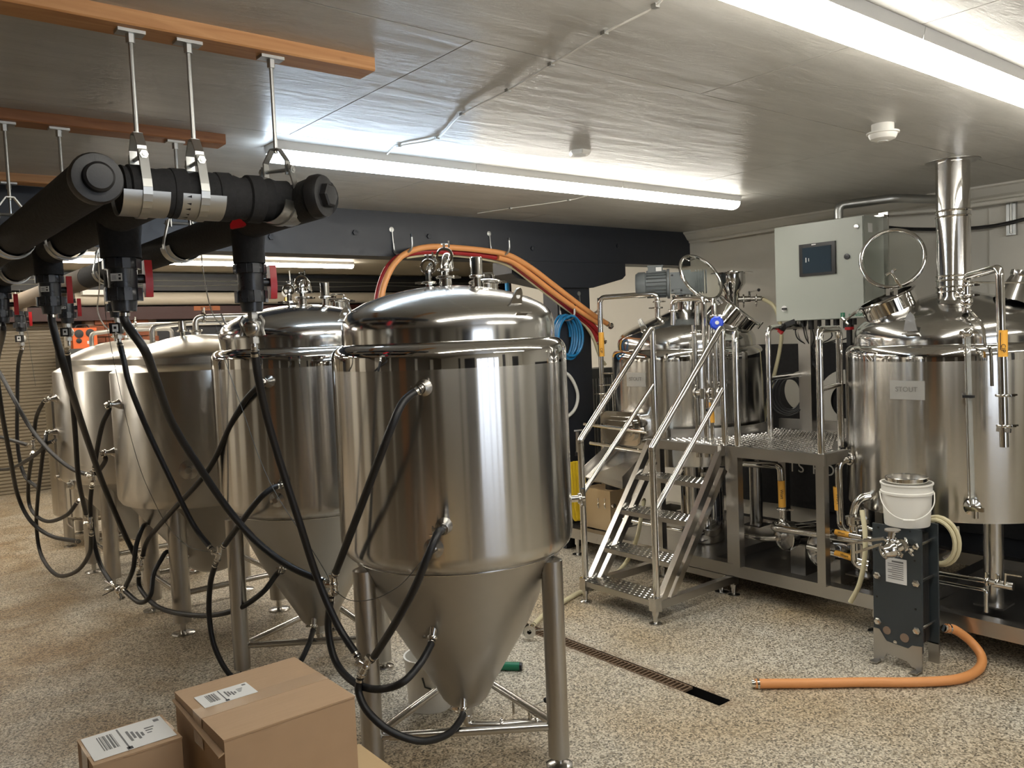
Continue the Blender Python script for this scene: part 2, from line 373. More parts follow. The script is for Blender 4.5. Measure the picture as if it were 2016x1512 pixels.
M['backceil'] = paint('cream_back_ceiling', (.58, .53, .42), (2, 2, 2), .06, .6, .1)
M['rollup'] = mat('beige_door_enamel', (.23, .19, .13), .45)
# ================================================================== THE SETTING
ZC, ZB2 = 2.48, 2.68
XW, YB0, YB1, YE = 5.80, 4.67, 4.87, 11.6
# floor with the drain channel cut out
dx0, dx1, dy0, dy1 = 2.885, 2.962, 2.235, 3.95
fb = MB()
for a, b in (((-3.4, -3), (dx0, 12)), ((dx1, -3), (9.2, 12)), ((dx0, -3), (dx1, dy0)), ((dx0, dy1), (dx1, 12))):
    fb.add([(a[0], a[1], 0), (b[0], a[1], 0), (b[0], b[1], 0), (a[0], b[1], 0)], [(0, 1, 2, 3)])
struct(fb, 'floor', M['floor'])
struct(MB().b2((dx0, dy0, -.06), (dx1, dy1, -.05)).b2((dx0-.003, dy0, -.06), (dx0, dy1, 0)).b2((dx1, dy0, -.06), (dx1+.003, dy1, 0)).b2((dx0, dy0-.003, -.06), (dx1, dy0, 0)), 'trim_1', M['pit'])['label'] = 'dark drain channel let into the floor'
g = thing('drain_grate', 'rusty slotted steel grate in the floor drain channel', 'grate', (2.92, 3.0, 0))
MB().b2((dx0+.003, 2.44, -.012), (dx0+.012, dy1, -.001)).b2((dx1-.012, 2.44, -.012), (dx1-.003, dy1, -.001)).build('rail', M['rust'], g, 0)
sl = MB().b2((dx0+.012, 2.44, -.012), (dx1-.012, 2.449, -.001)).build('bar', M['rust'], g, 0)
y = 2.44
for i in range(1, 60):
    y += .0255
    if y > dy1-.02: break
    c = sl.copy(); COL.objects.link(c); c.location.y += y-2.44
MB().cyl((2.915, dy0+.004, -.035), (2.915, 2.436, -.035), .012, n=10).build('channel_rib', M['blackplastic'], g)
# ceiling
ce = struct(MB().b2((-3.4, -3, ZC+.012), (XW+.2, YB1, ZC+.06)), 'ceiling', M['darkgrey'])
pm = None
for i in range(4):
    for j in range(7):
        x0 = -3.4+i*2.42+(1.0 if j % 2 else 0); x1 = min(x0+2.416, XW); y0 = -3+j*1.225; y1 = min(y0+1.221, YB0+.02)
        if x0 >= XW-.02 or y0 > YB0: continue
        if j % 2 and i == 0: struct(MB().b2((-3.4, y0, ZC), (-2.404, y1, ZC+.012)), 'plywood_panel', M['ceil'], parent=ce)
        struct(MB().b2((x0, y0, ZC), (x1, y1, ZC+.012)), 'plywood_panel', M['ceil'], parent=ce)
struct(MB().b2((-3.4, YB0, ZB2), (9.2, 12, ZB2+.05)), 'ceiling_back', M['backceil'])
# walls
struct(MB().b2((XW, -3, 0), (XW+.15, 7.15, ZB2)), 'wall_right', M['wall'])
struct(MB().b2((XW+.15, 7.0, 0), (9.2, 7.15, ZB2)), 'wall_right_return', M['walldark'])
struct(MB().b2((9.05, 7.15, 0), (9.2, 12, ZB2)), 'wall_right_far', M['walldark'])
struct(MB().b2((-3.4, YE, 0), (9.2, YE+.15, ZB2)), 'wall_back', M['walldark'])
struct(MB().b2((-3.4, -3, 0), (-3.25, 12, ZB2)), 'wall_left', paint('brown_wall_paint', (.13, .108, .08), (2, 2, 2), .15, .6, .1))
wf = MB()
for a, b in (((-3.4, 0), (.75, ZB2)), ((2.85, 0), (XW+.2, ZB2)), ((.75, 0), (2.85, .35)), ((.75, 2.15), (2.85, ZB2))):
    wf.b2((a[0], -3.0, a[1]), (b[0], -2.85, b[1]))
struct(wf, 'wall_front', M['wall'])
wn = struct(MB().b2((.75, -2.96, .35), (.81, -2.9, 2.15)).b2((2.79, -2.96, .35), (2.85, -2.9, 2.15)).b2((.81, -2.96, .35), (2.79, -2.9, .41)).b2((.81, -2.96, 2.09), (2.79, -2.9, 2.15)), 'window_1', M['white'])
for xm, wm in ((1.12, .05), (1.45, .02), (1.77, .06), (2.05, .02), (2.32, .09), (2.55, .03)): struct(MB().b2((xm, -2.95, .41), (xm+wm, -2.91, 2.09)), 'added_mullion', M['walldark'] if wm > .05 else M['white'], parent=wn)  # uneven bars added so their reflections streak the steel
for k, (a, b, m_) in enumerate(((3.2, 3.5, 'walldark'), (3.75, 3.85, 'white'), (-1.0, -.8, 'walldark'))): struct(MB().b2((a, -2.85, 0), (b, -2.82, 2.3)), 'trim_%d' % (20+k), M[m_])  # unseen strips added so the steel mirrors dark and pale bands
for k, (a, b, m_) in enumerate(((-1.6, -1.2, 'wall'), (.2, .45, 'wall'), (1.3, 1.9, 'wooddark'), (2.6, 2.75, 'wall'), (3.6, 4.2, 'wall'), (5.4, 6.4, 'wall'), (7.4, 9.0, 'wall'))): struct(MB().b2((-3.25, a, 0), (-3.22, b, 2.3)), 'trim_%d' % (30+k), M[m_])  # unseen boards added on this wall for streaks in the steel's reflections
struct(MB().b2((.81, -2.95, 1.22), (1.77, -2.91, 1.27)).b2((1.83, -2.95, 1.22), (2.79, -2.91, 1.27)), 'transom', M['white'], parent=wn)
struct(MB().b2((-.35, -2.85, .01), (.62, -2.80, 2.2)), 'added_door_2', M['walldark'])  # unseen dark slab added as a dark band in the tank reflections
struct(MB().b2((4.3, -2.85, .01), (5.1, -2.80, 2.1)), 'added_door_3', M['walldark'])  # another unseen dark panel, added for contrast in the reflections
# crown moulding on the right wall
cm = MB(); prof = [(0, 0), (-.085, 0), (-.085, -.012), (-.07, -.02), (-.035, -.062), (-.012, -.075), (-.012, -.09), (0, -.09)]
cm.prism([(XW+a, -2.85, ZC+b) for a, b in prof], (0, YB0+2.85, 0))
struct(cm, 'trim_2', M['wall'])
struct(MB().b2((XW-.015, -2.85, 2.13), (XW, 1.62, 2.36)).b2((XW-.012, 1.75, 1.2), (XW, 2.25, 2.36)), 'trim_4', M['wall'])
# black beam, post and corbel
bm_ = struct(MB().b2((-3.25, YB0, 2.194), (XW, YB1, ZB2)), 'trim_3', M['blackpaint'])
for x in (2.0, 2.55, 3.1, 4.0, 4.9):
    struct(MB().lathe([(0, 0), (.018, 0), (.018, .012), (0, .014)], 6, (x, YB0, 2.285 + (.05 if int(x*10) % 2 else 0)), (0, -1, 0)), 'bolt_head', M['blackpaint'], parent=bm_)
bp_ = struct(MB().b2((4.245, YB0+.02, 0), (4.585, YB1-.02, 2.01)), 'post', M['blackpaint'])
bp_['kind'] = 'structure'; bp_.name = 'trim_5'
struct(MB().prism([(3.79, YB0-.01, 2.192), (4.97, YB0-.01, 2.192), (4.97, YB0-.01, 2.10), (4.93, YB0-.01, 2.07), (4.60, YB0-.01, 2.0), (4.23, YB0-.01, 2.0), (3.84, YB0-.01, 2.065), (3.79, YB0-.01, 2.10)], (0, .22, 0)), 'trim_6', M['blackpaint'])
# far wall: roll-up door, brick pier, door header
dr = struct(MB().b2((-2.2, YE-.06, 0), (-2.1, YE-.005, 2.05)).b2((2.18, YE-.06, 0), (2.28, YE-.005, 2.05)), 'door_1', M['cream'])
cu = MB(); pz = .042; z = 0.0; pts = []
while z < 2.05:
    for k, dy in ((0, -.012), (.25, -.026), (.6, -.026), (.85, -.012)): pts.append((z+k*pz, dy))
    z += pz
vsx = []
for z, dy in pts: vsx += [(-2.1, YE-.012+dy, z), (2.18, YE-.012+dy, z)]
cu.add(vsx, [(2*i, 2*i+1, 2*i+3, 2*i+2) for i in range(len(pts)-1)])
o = struct(cu, 'curtain_slats', M['rollup'], parent=dr); o['kind'] = 'stuff'
wb = struct(MB().b2((2.4, YE-.2, 0), (3.25, YE-.004, 2.08)), 'wall_brick_pier', M['mortar'])
bk = MB().box((0, 0, 0), (.205, .10, .062)).mesh('brick', M['brick'], smooth=0); n = 0
for r in range(28):
    for c in range(4):
        x = 2.4+.105+c*.215+(.1 if r % 2 else 0)
        if x > 3.2: continue
        o = bpy.data.objects.new('brick', bk); COL.objects.link(o); o.parent = wb; o.location = (x, YE-.2, .04+r*.074)
struct(MB().b2((-3.2, YE-.32, 2.06), (9.0, YE-.02, 2.225)), 'trim_7', M['darkred'])['label'] = 'dark red door header'
kb = thing('header_sign', 'small orange sign lettered on the dark red header', 'sign', (3.87, YE-.324, 2.165))
MB().b2((3.70, YE-.326, 2.165), (4.05, YE-.321, 2.225)).build('board', M['kinne'], kb, 0)
text('KINNE', .055, (3.87, YE-.3275, 2.195), (1, 0, 0), (0, 0, 1), M['darkred'], kb)
struct(MB().cyl((-3.2, YE-.22, 2.33), (9.0, YE-.22, 2.33), .085, n=24), 'trim_8', M['cream'], 40)['label'] = 'cream shutter barrel'
struct(MB().b2((-3.2, YE-.30, 2.43), (9.0, YE-.02, 2.61)), 'trim_9', M['lintel'])['label'] = 'dark grey steel lintel'
MB().b2((2.35, YE-.42, 2.37), (2.72, YE-.31, 2.43)).solo('wall_box', M['whiteplastic'], 'small white box on the far cream barrel', 'junction box')
for k, (z0, dz, lab) in enumerate(((2.56, 0, 'taut white cable along the far dark lintel'), (2.50, .012, 'drooping grey cable clipped along the far dark lintel'))):
    MB().tube(spl([(-1+i*1.1, YE-.31, z0+dz*((i % 2)*2-1)) for i in range(10)], 4), .006, 6).solo('wall_cable', M['galv'], lab, 'cable')
oc = thing('job_site_radio', 'orange plastic case with two round black speakers on far cabinet', 'radio', tuple(aY(165, 690, 11.2)))
c0 = aY(165, 666, 11.2); c0.y = 11.2
MB().box(c0, (.27, .14, .25)).build('case', M['orangecase'], oc, 0)
for dx, dz, r in ((-.065, .055, .05), (.06, .06, .05), (-.07, -.03, .03)): MB().lathe([(0, 0), (r, 0), (r, .012), (0, .016)], 18, c0+V(dx, -.07, dz), (0, -1, 0)).build('speaker', M['blackplastic'], oc)
MB().b2(c0+V(.02, -.076, -.07), c0+V(.09, -.07, -.035)).build('label_plate', M['label'], oc, 0)
MB().tube(bend([c0+V(-.09, 0, .12), c0+V(-.07, 0, .16), c0+V(.05, 0, .16), c0+V(.07, 0, .12)], .02), .01, 8).build('carry_handle', M['blackplastic'], oc)
MB().b2((c0.x-.3, 11.0, 0), (c0.x+.35, 11.33, c0.z-.125)).solo('storage_cabinet', M['darkgrey'], 'dark cabinet under the orange radio by the far wall', 'cabinet')
# ------------------------------------------------------------------ lights
def fixture(x0, x1, y0, zc, m, label, group):
    t = thing('tube_light', label, 'light', ((x0+x1)/2, y0+.065, zc), group)
    h = MB().prism([(x0, y0, zc), (x0, y0+.13, zc), (x0, y0+.122, zc-.034), (x0, y0+.008, zc-.034)], (x1-x0, 0, 0))
    h.build('housing', M['white'], t, 0)
    pf = [(y0+.010+.0, zc-.034)]+[(y0+.065-.055*math.cos(a*PI/10), zc-.036-.042*math.sin(a*PI/10)**.8) for a in range(11)]+[(y0+.12, zc-.034)]
    MB().prism([(x0+.004, a, b) for a, b in pf], (x1-x0-.008, 0, 0)).build('diffuser', m, t, 40)
    return t
G1 = 'tube lights under the near ceiling'
fixture(1.43, 2.43, 3.225, ZC, M['tube_cool'], 'cool white ceiling tube light nearest the black pipes, end of its row', G1)
fixture(2.433, 3.445, 3.225, ZC, M['tube_warm'], 'middle ceiling tube light of the row of three above the fermenters', G1)
fixture(3.448, 4.535, 3.225, ZC, M['tube_warm'], 'ceiling tube light ending its row near the white wall', G1)
fixture(.424, 1.442, 1.12, ZC, M['tube_warm'], 'added fill tube light above the boxes beyond the top edge', G1)  # fixture added out of view to brighten the box tops
fixture(1.445, 2.463, 1.12, ZC, M['tube_warm'], 'large bright tube light at the top edge of the picture', G1)
fixture(2.466, 3.485, 1.12, ZC, M['tube_warm'], 'bright tube light running out at the right edge', G1)
fixture(3.488, 4.5, 1.12, ZC, M['tube_warm'], 'ceiling tube light above the kettle beyond the right edge', G1)
for k, (a, b, lab) in enumerate(((1.6, 2.8, 'far tube light behind the leftmost valves'), (2.8, 4.0, 'far tube light seen behind the middle valve below the black beam'), (4.0, 5.2, 'far tube light ending just left of the red hose'))):
    fixture(a, b-.004, 9.57, ZB2, M['tube_far'], lab, 'tube lights in the back room')
for k, (a, lab) in enumerate(((-2.9, 'added far tube light out of view at the left end of the back row'), (-1.7, 'added far tube light out of view, second from the left end'), (-.5, 'added far tube light hidden behind the black pipes'), (.45, 'added far tube light just right of the hidden ones'))): fixture(a, a+(1.196 if k < 2 else .94 if k == 2 else 1.14), 9.57, ZB2, M['tube_far'], lab, 'tube lights in the back room')  # row extended with added fixtures to brighten the floor at back left
for k in range(6): fixture(-2.6+1.25*k, -1.4+1.25*k, 6.55, ZB2, M['tube_far'], 'added fill tube light hidden behind the black beam', 'added fill tube lights hidden behind the beam')  # unseen row added to fill the back room and left floor
for k in range(2): fixture(2.2+1.25*k, 3.4+1.25*k, -1.1, ZC, M['tube_warm'], 'added fill tube light behind the viewpoint', 'added fill tube lights behind the viewpoint')  # unseen pair added as front fill light
# ceiling things
sd = thing('smoke_detector', 'round white smoke detector on a short drop from the ceiling', 'detector', (3.50, 1.775, ZC-.07))
MB().cyl((3.50, 1.775, ZC), (3.50, 1.775, ZC-.03), .045, n=28).build('mounting_box', M['whiteplastic'], sd)
MB().lathe([(0, -.07), (.03, -.07), (.05, -.062), (.056, -.05), (.058, -.042), (.066, -.04), (.066, -.034), (.05, -.03), (0, -.03)], 32, (3.50, 1.775, ZC)).build('sensor_head', M['whiteplastic'], sd)
MB().ring((3.50, 1.775, ZC-.07), (0, 0, 1), .018, .003, 18, 6).build('vent_ring', M['label'], sd)
sd = thing('ceiling_sensor', 'small hexagonal white sensor between ceiling panels', 'sensor', (2.69, 2.78, ZC-.022))
MB().lathe([(0, -.02), (.045, -.02), (.052, -.010), (.052, 0), (0, 0)], 6, (2.69, 2.78, ZC)).build('sensor_head', M['whiteplastic'], sd, 20)
MB().lathe([(0, -.022), (.028, -.022), (.028, -.02), (0, -.019)], 18, (2.69, 2.78, ZC)).build('lens', M['label'], sd)
def cable(pts, lab, r=.003, m='whiteplastic', name='ceiling_cable', clips=True):
    q = spl(pts, 6); mb = MB().tube(q, r, 6); o = mb.solo(name, M[m], lab, 'cable')
    if clips:
        for p in pts[1:-1]: MB().box(p, (.016, .016, .01)).build('clip', M['galv'], o, 0)
    return o
cz = ZC-.006
cable([aZ(x, y, cz) for x, y in ((1330, -40), (1290, 12), (1190, 65), (1085, 127), (1000, 178), (910, 225), (860, 272), (785, 288), (757, 308))], 'grey cable clipped across the ceiling to the tube light')
cable([aZ(x, y, cz) for x, y in ((940, 420), (1005, 410), (1120, 394), (1180, 378))], 'thin cable on the ceiling below the tube lights')
# conduits above the control cabinet
MB().tube(bend([(5.05, 2.86, 2.315), (5.05, 2.86, 2.40), (5.25, 2.60, 2.42), (5.70, 2.45, 2.42)], .05), .028, 14).solo('conduit', M['galv'], 'thick grey conduit elbow on top of the control cabinet', 'conduit')
MB().tube(bend([(5.68, -2.0, 2.36), (5.68, 2.5, 2.36), (5.68, 3.1, 2.40), (5.72, 4.4, 2.385)], .1), .014, 10).solo('conduit', M['wall'], 'pale conduit running along the top of the right wall', 'conduit')
MB().tube(spl([(5.74, 1.7, 2.30), (5.74, 2.2, 2.22), (5.70, 2.7, 2.26), (5.62, 3.0, 2.33)], 6), .012, 8).solo('power_cable', M['blackplastic'], 'black cable sagging under the conduits on the right wall', 'cable')
us = thing('strut_channel', 'short galvanised strut channel on the wall right of the flue', 'bracket', tuple(aX(1990, 456, XW-.03)))
p = aX(1992, 428, XW-.03)
MB().box(p, (.03, .055, .22)).build('channel', M['galv'], us, 0); MB().cyl(p+V(-.016, 0, -.1), p+V(-.016, 0, .11), .008, n=8).build('threaded_rod', M['galv'], us)
struct(MB().b2((XW-.014, -2.85, 0), (XW, 3.5, .215)), 'shade_strip_right', M['blackpaint'])  # black strip painting the shade low on the wall under the platform
# black banner on the right wall, lowered to paint in shade under the platform
bn = thing('banner', 'black fabric banner with white shapes hung on the right wall', 'banner', (XW-.03, 2.6, .22))
q = MB(); nx = 56
vsb = []; 
for i in range(nx+1):
    y = -.6+(4.62+.6)*i/nx; dx = .012*math.sin(i*1.1)+.008*math.sin(i*2.3)
    vsb += [(XW-.035+dx, y, .22), (XW-.035+dx*.5, y, 1.50), (XW-.030+dx, y, .22), (XW-.030+dx*.5, y, 1.50)]
fsb = []
for i in range(nx):
    a = 4*i; fsb += [(a, a+1, a+5, a+4), (a+2, a+6, a+7, a+3), (a+1, a+3, a+7, a+5), (a, a+4, a+6, a+2)]
q.add(vsb, fsb).build('cloth', M['blackcloth'], bn)
xb = XW-.058
def wshape(mb, lab=None): mb.build('white_shape', M['wall'], bn, 30)
mb = MB(); c = aX(1580, 770, xb); mb.lathe([(0, 0), (.155, 0), (.155, .003), (0, .003)], 40, c, (-1, 0, 0)); wshape(mb)
P4 = [aX(x, y, xb) for x, y in ((1600, 746), (1607, 746), (1612, 830), (1604, 830))]; wshape(MB().prism(P4, (.003, 0, 0)))
mb = MB(); c = aX(1668, 790, xb); mb.lathe([(.13, 0), (.235, 0), (.235, .003), (.13, .003), (.13, 0)], 40, c, (-1, 0, 0), 0, 2*PI); wshape(mb)
text('H I S  F O', .12, aX(1585, 922, xb), (0, -1, 0), (0, 0, 1), M['wall'], bn)
# ================================================================== FERMENTERS
def pol(r, deg, z): a = math.radians(deg); return V(r*math.cos(a), r*math.sin(a), z)
def rad(deg): a = math.radians(deg); return V(math.cos(a), math.sin(a), 0)
def clamp(p, ax, r, parent, name='clamp', w=.012, nut=True, side=None):
    """tri-clamp band with wing nut"""
    mb = MB().lathe([(r*.75, -w/2), (r, -w/2), (r*1.06, -w/4), (r*1.06, w/4), (r, w/2), (r*.75, w/2)], 20, p, ax)
    if nut:
        u, v, a = frame(ax); d = side.normalized() if side is not None else u
        t = a.cross(d); q = Vector(p)+d*(r*1.05)
        mb.box(q+d*.008, (.014, .010, .012), Matrix((d, t, a)).transposed())
        mb.cyl(q+d*.012-t*.012, q+d*.012+t*.022, .003, n=8)
        mb.box(q+d*.012+t*.02, (.026, .007, .008), Matrix((d, t, a)).transposed())
    return mb.build(name, M['chrome'], parent)
def port(root, r, deg, z, tilt=0, L=.05, r0=.032):
    """cone shaped outlet welded to the shell, with a clamped spigot"""
    d = rad(deg); d = (d+V(0, 0, tilt)).normalized(); p = pol(r-.006, deg, z)
    o = MB().lathe([(0, 0), (r0, 0), (r0*.95, .004), (.013, L*.75), (.0125, L), (0, L)], 20, p, d).build('hose_port', M['satin'], root)
    clamp(p+d*(L+.006), d, .02, o)
    MB().cyl(p+d*L, p+d*(L+.03), .0115, n=12).build('spigot', M['chrome'], o)
    return p+d*(L+.02), d
def leg(root, r, deg, zt, rl, zf=.04):
    o = MB().lathe([(0, zf), (rl, zf), (rl, zt), (0, zt+.02)], 24, pol(r, deg, 0)).build('leg', M['frame'], root)
    q = pol(r, deg, 0)
    MB().lathe([(0, 0), (rl*1.25, 0), (rl*1.25, .006), (rl*1.05, .010), (.016, .014), (.016, zf), (0, zf)], 24, q).build('foot', M['satin'], o)
    return o
TA = 235.4      # bearing from the tanks towards the viewer
def conical(name, label, loc, group):
    t = thing(name, label, 'fermenter', loc, group, True)
    MB().lathe([(.414, .822), (.431, .829), (.447, .845), (.456, .866), (.459, .89), (.459, 1.547)], 96).build('shell', M['brush'], t)
    MB().lathe([(.4592, 1.547), (.4592, 1.594), (.456, 1.610), (.447, 1.625), (.434, 1.636), (.416, 1.641)], 96).build('shoulder_band', M['polish'], t, label='mirror polished band')
    MB().lathe([(.416, 1.640), (.4165, 1.69), (.414, 1.712), (.408, 1.735), (.395, 1.755), (.372, 1.774), (.325, 1.799), (.25, 1.824), (.17, 1.843), (.09, 1.854), (0, 1.858)], 96).build('dome', M['dome'], t)
    MB().lathe([(.416, .820), (.412, .812), (.34, .675), (.272, .522), (.195, .392), (.125, .272), (.094, .212), (.072, .186), (.05, .176), (.03, .172), (.03, .135), (0, .135)], 72).build('cone', M['cone'], t)
    MB().ring((0, 0, .821), (0, 0, 1), .415, .004, 72, 6).build('weld_seam', M['satin'], t)
    for a in (53.7, 173.7, 293.7): leg(t, .408, a, .80, .041)
    pts = [pol(.408, a, .155) for a in (53.7, 173.7, 293.7)]
    for i in range(3):
        a, b = pts[i], pts[(i+1) % 3]; d = (b-a).normalized()
        MB().cyl(a+d*.038, b-d*.038, .0165, n=14).build('brace', M['satin'], t)
    # outlet pipe under the cone, running forward to a valve
    op = MB().tube(bend([(0, 0, .14), (0, 0, .085), (.10, -.10, .085), (.26, -.20, .085)], .03), .017, 12).build('outlet_pipe', M['satin'], t)
    clamp(V(0, 0, .13), V(0, 0, 1), .03, op); clamp(V(.10, -.10, .085), V(.16, -.10, 0), .026, op); clamp(V(.22, -.175, .085), V(.16, -.10, 0), .026, op)
    vv = MB().cyl((.20, -.163, .10), (.20, -.163, .155), .009, n=10).cyl((.20, -.163, .15), (.265, -.19, .165), .004, n=8).build('valve_lever', M['chrome'], op); MB().sph((.265, -.19, .165), .012).build('lever_knob', M['blackplastic'], op)
    MB().cyl(pts[2]*.55+pts[0]*.45, (pts[2]*.55+pts[0]*.45)+V(0, 0, -.07), .006, n=8).build('pipe_hanger', M['satin'], t)
    # dome fittings
    c = V(.03, .05, 1.85)
    ar = MB().cyl(c, c+V(0, 0, .05), .025, n=18).tube(bend([c+V(0, 0, .04), c+V(0, 0, .125), c+V(.055, .05, .14), c+V(.075, .068, .085)], .035), .015, 12).build('spray_arm', M['chrome'], t)
    clamp(c+V(0, 0, .045), V(0, 0, 1), .036, ar, side=V(.8, -.55, 0)); clamp(c+V(0, 0, .075), V(0, 0, 1), .030, ar, side=V(.8, -.55, 0)); clamp(c+V(0, 0, .13), V(.6, .8, .2), .034, ar, side=V(0, 0, 1)); clamp(c+V(-.06, .03, .09), V(.6, .8, .2), .030, ar, side=V(0, 0, 1))
    MB().tube(bend([c+V(-.06, .03, -.01), c+V(-.06, .03, .08), c+V(-.01, .04, .12)], .02), .013, 10).build('gas_arm', M['chrome'], t)
    clamp(c+V(-.06, .03, .025), V(0, 0, 1), .028, ar, side=V(-.8, .55, 0))
    c = V(.105, -.06, 1.84)
    pv = MB().lathe([(0, 0), (.016, 0), (.016, .055), (.024, .055), (.024, .125), (.02, .128), (0, .128)], 20, c).build('relief_valve', M['chrome'], t); clamp(c+V(0, 0, .052), V(0, 0, 1), .029, pv, side=V(.8, -.5, 0))
    c = V(.235, .06, 1.80)
    mw = MB().lathe([(0, 0), (.055, 0), (.055, .07), (.066, .072), (.066, .084), (.055, .09), (0, .092)], 28, c).build('hatch', M['chrome'], t)
    clamp(c+V(0, 0, .077), V(0, 0, 1), .066, mw, side=V(.8, -.5, 0)); MB().tube(bend([c+V(-.03, .02, .09), c+V(-.03, .02, .115), c+V(.03, -.02, .115), c+V(.03, -.02, .09)], .012), .0045, 8).build('hatch_handle', M['chrome'], mw)
    for a in (276.4, 36.4, 156.4):
        d = rad(a); n = rad(a+90); p = pol(.365, a, 1.745)
        up = (V(0, 0, 1)+d*.35).normalized(); out = d
        pl = [(-.034, 0), (.034, 0), (.02, .062), (.011, .078), (0, .083), (-.011, .078), (-.02, .062)]
        lug = MB().prism([p+n*a_+up*b_-n*0 for a_, b_ in pl], d*.007).build('lifting_lug', M['satin'], t)
        MB().lathe([(0, 0), (.010, 0), (.010, .009), (0, .009)], 14, p+up*.052-d*.001, d).build('eye', M['label'], lug)
        MB().box(p+d*.035+V(0, 0, -.012), (.06, .05, .004), Matrix((n, d, n.cross(d))).transposed()).build('lug_pad', M['satin'], lug)
    ports['u'], ports['l'] = port(t, .459, -136.4, 1.487), port(t, .459, -130.5, 1.008)
    ports['c'] = port(t, .292, -146, .60, -2.2, .04, .02); ports['b'] = port(t, .10, -130, .245, -2.6, .04, .016)
    th = MB().lathe([(0, 0), (.036, 0), (.036, .004), (.012, .012), (.012, .03), (0, .03)], 24, pol(.455, -135.5, .93), rad(-135.5)).build('thermowell', M['satin'], t)
    sv = MB().cyl(pol(.45, -32, .98), pol(.52, -32, .98), .014, n=14).build('sample_valve', M['chrome'], t); clamp(pol(.50, -32, .98), rad(-32), .022, sv)
    MB().cyl(pol(.515, -32, .95), pol(.515, -32, 1.02), .009, n=10).build('tap', M['chrome'], sv)
    return t
ports = {}
T1C, T2C = V(1.875, 2.715, 0), V(1.875, 4.04, 0)
t1 = conical('conical_fermenter', 'polished conical fermenter standing nearest, tall with three legs', tuple(T1C), 'conical fermenters in the row')
PA = dict(ports)
t2 = copy_tree(t1, loc=tuple(T2C), label='polished conical fermenter second in the row, behind the nearest one')
def pw(c, k): p, d = PA[k]; return c+p
# taller dull tanks further along the row
def dull(name, label, loc, R, group, legs):
    t = thing(name, label, 'fermenter', loc, group, True)
    MB().lathe([(R-.05, .742), (R-.02, .75), (R-.004, .775), (R, .80), (R, 1.525), (R-.004, 1.532)], 72).build('shell', M['dull'], t)
    MB().lathe([(R-.002, 1.53), (R-.075, 1.572), (R-.075, 1.606)], 72).build('shoulder', M['domedull'], t)
    MB().lathe([(R-.075, 1.604), (R-.085, 1.622), (R-.12, 1.645), (R-.22, 1.69), (R-.33, 1.722), (.1, 1.738), (0, 1.742)], 72).build('dome', M['domedull'], t)
    MB().lathe([(R-.048, .743), (R-.06, .73), (.20, .40), (.165, .335), (.13, .29), (.09, .268), (0, .262)], 60).build('cone', M['cone'], t)
    pts = []
    for a in legs: leg(t, .415, a, .74, .052, .075); pts.append(pol(.415, a, .235))
    for i in range(4):
        a, b = pts[i], pts[(i+1) % 4]; d = (b-a).normalized(); MB().cyl(a+d*.05, b-d*.05, .017, n=12).build('brace', M['satin'], t)
    c = V(.0, .05, 1.735)
    ar = MB().lathe([(0, 0), (.03, 0), (.03, .03), (0, .03)], 18, c).tube(bend([c+V(0, 0, .02), c+V(0, 0, .11), c+V(.10, -.01, .115), c+V(.34, -.02, .115)], .04), .018, 12).build('spray_arm', M['domedull'], t)
    clamp(c+V(0, 0, .03), V(0, 0, 1), .038, ar); clamp(c+V(.05, -.005, .113), V(1, 0, 0), .034, ar, side=V(0, 0, 1))
    c = V(-.11, -.04, 1.725); pv = MB().lathe([(0, 0), (.014, 0), (.014, .04), (.022, .04), (.022, .10), (0, .10)], 18, c).build('relief_valve', M['chrome'], t); clamp(c+V(0, 0, .04), V(0, 0, 1), .028, pv)
    MB().tube(bend([V(-.22, .2, 1.69), V(-.22, .2, 1.80), V(.0, .24, 1.82), V(.36, .2, 1.82), V(.36, .2, 1.62)], .04), .016, 10).build('wash_pipe', M['domedull'], t)
    return t
T3C, T4C, T5C = V(1.74, 5.24, 0), V(1.68, 6.57, 0), V(1.78, 8.10, 0)
GD = 'dull steel fermenters further along the row'
t3 = dull('dull_fermenter', 'dull steel fermenter third in the row with flat dome', tuple(T3C), .517, GD, (45, 135, 225, 315))
P3 = {'u': port(t3, .517, -170.7, 1.355), 'l': port(t3, .517, 169, 1.06), 'c': port(t3, .34, 176, .66, -1.5, .04, .022), 'b': port(t3, .20, 205, .41, -1.5, .04, .02)}
dc = MB().lathe([(0, 0), (.055, 0), (.055, .006), (.02, .012), (.018, .03), (0, .03)], 24, pol(.513, -119.2, .973), rad(-119.2)).build('inspection_disc', M['satin'], t3)
t4 = dull('dull_fermenter', 'dull steel fermenter fourth in the row, partly hidden', tuple(T4C), .525, GD, (45, 135, 225, 315))
P4_ = {'u': port(t4, .525, 184, 1.346), 'l': port(t4, .525, 178, 1.11)}
MB().lathe([(0, 0), (.035, 0), (.035, .006), (.02, .012), (.018, .04), (0, .04)], 20, pol(.52, -160.4, .75), rad(-160.4)).build('inspection_disc', M['satin'], t4)
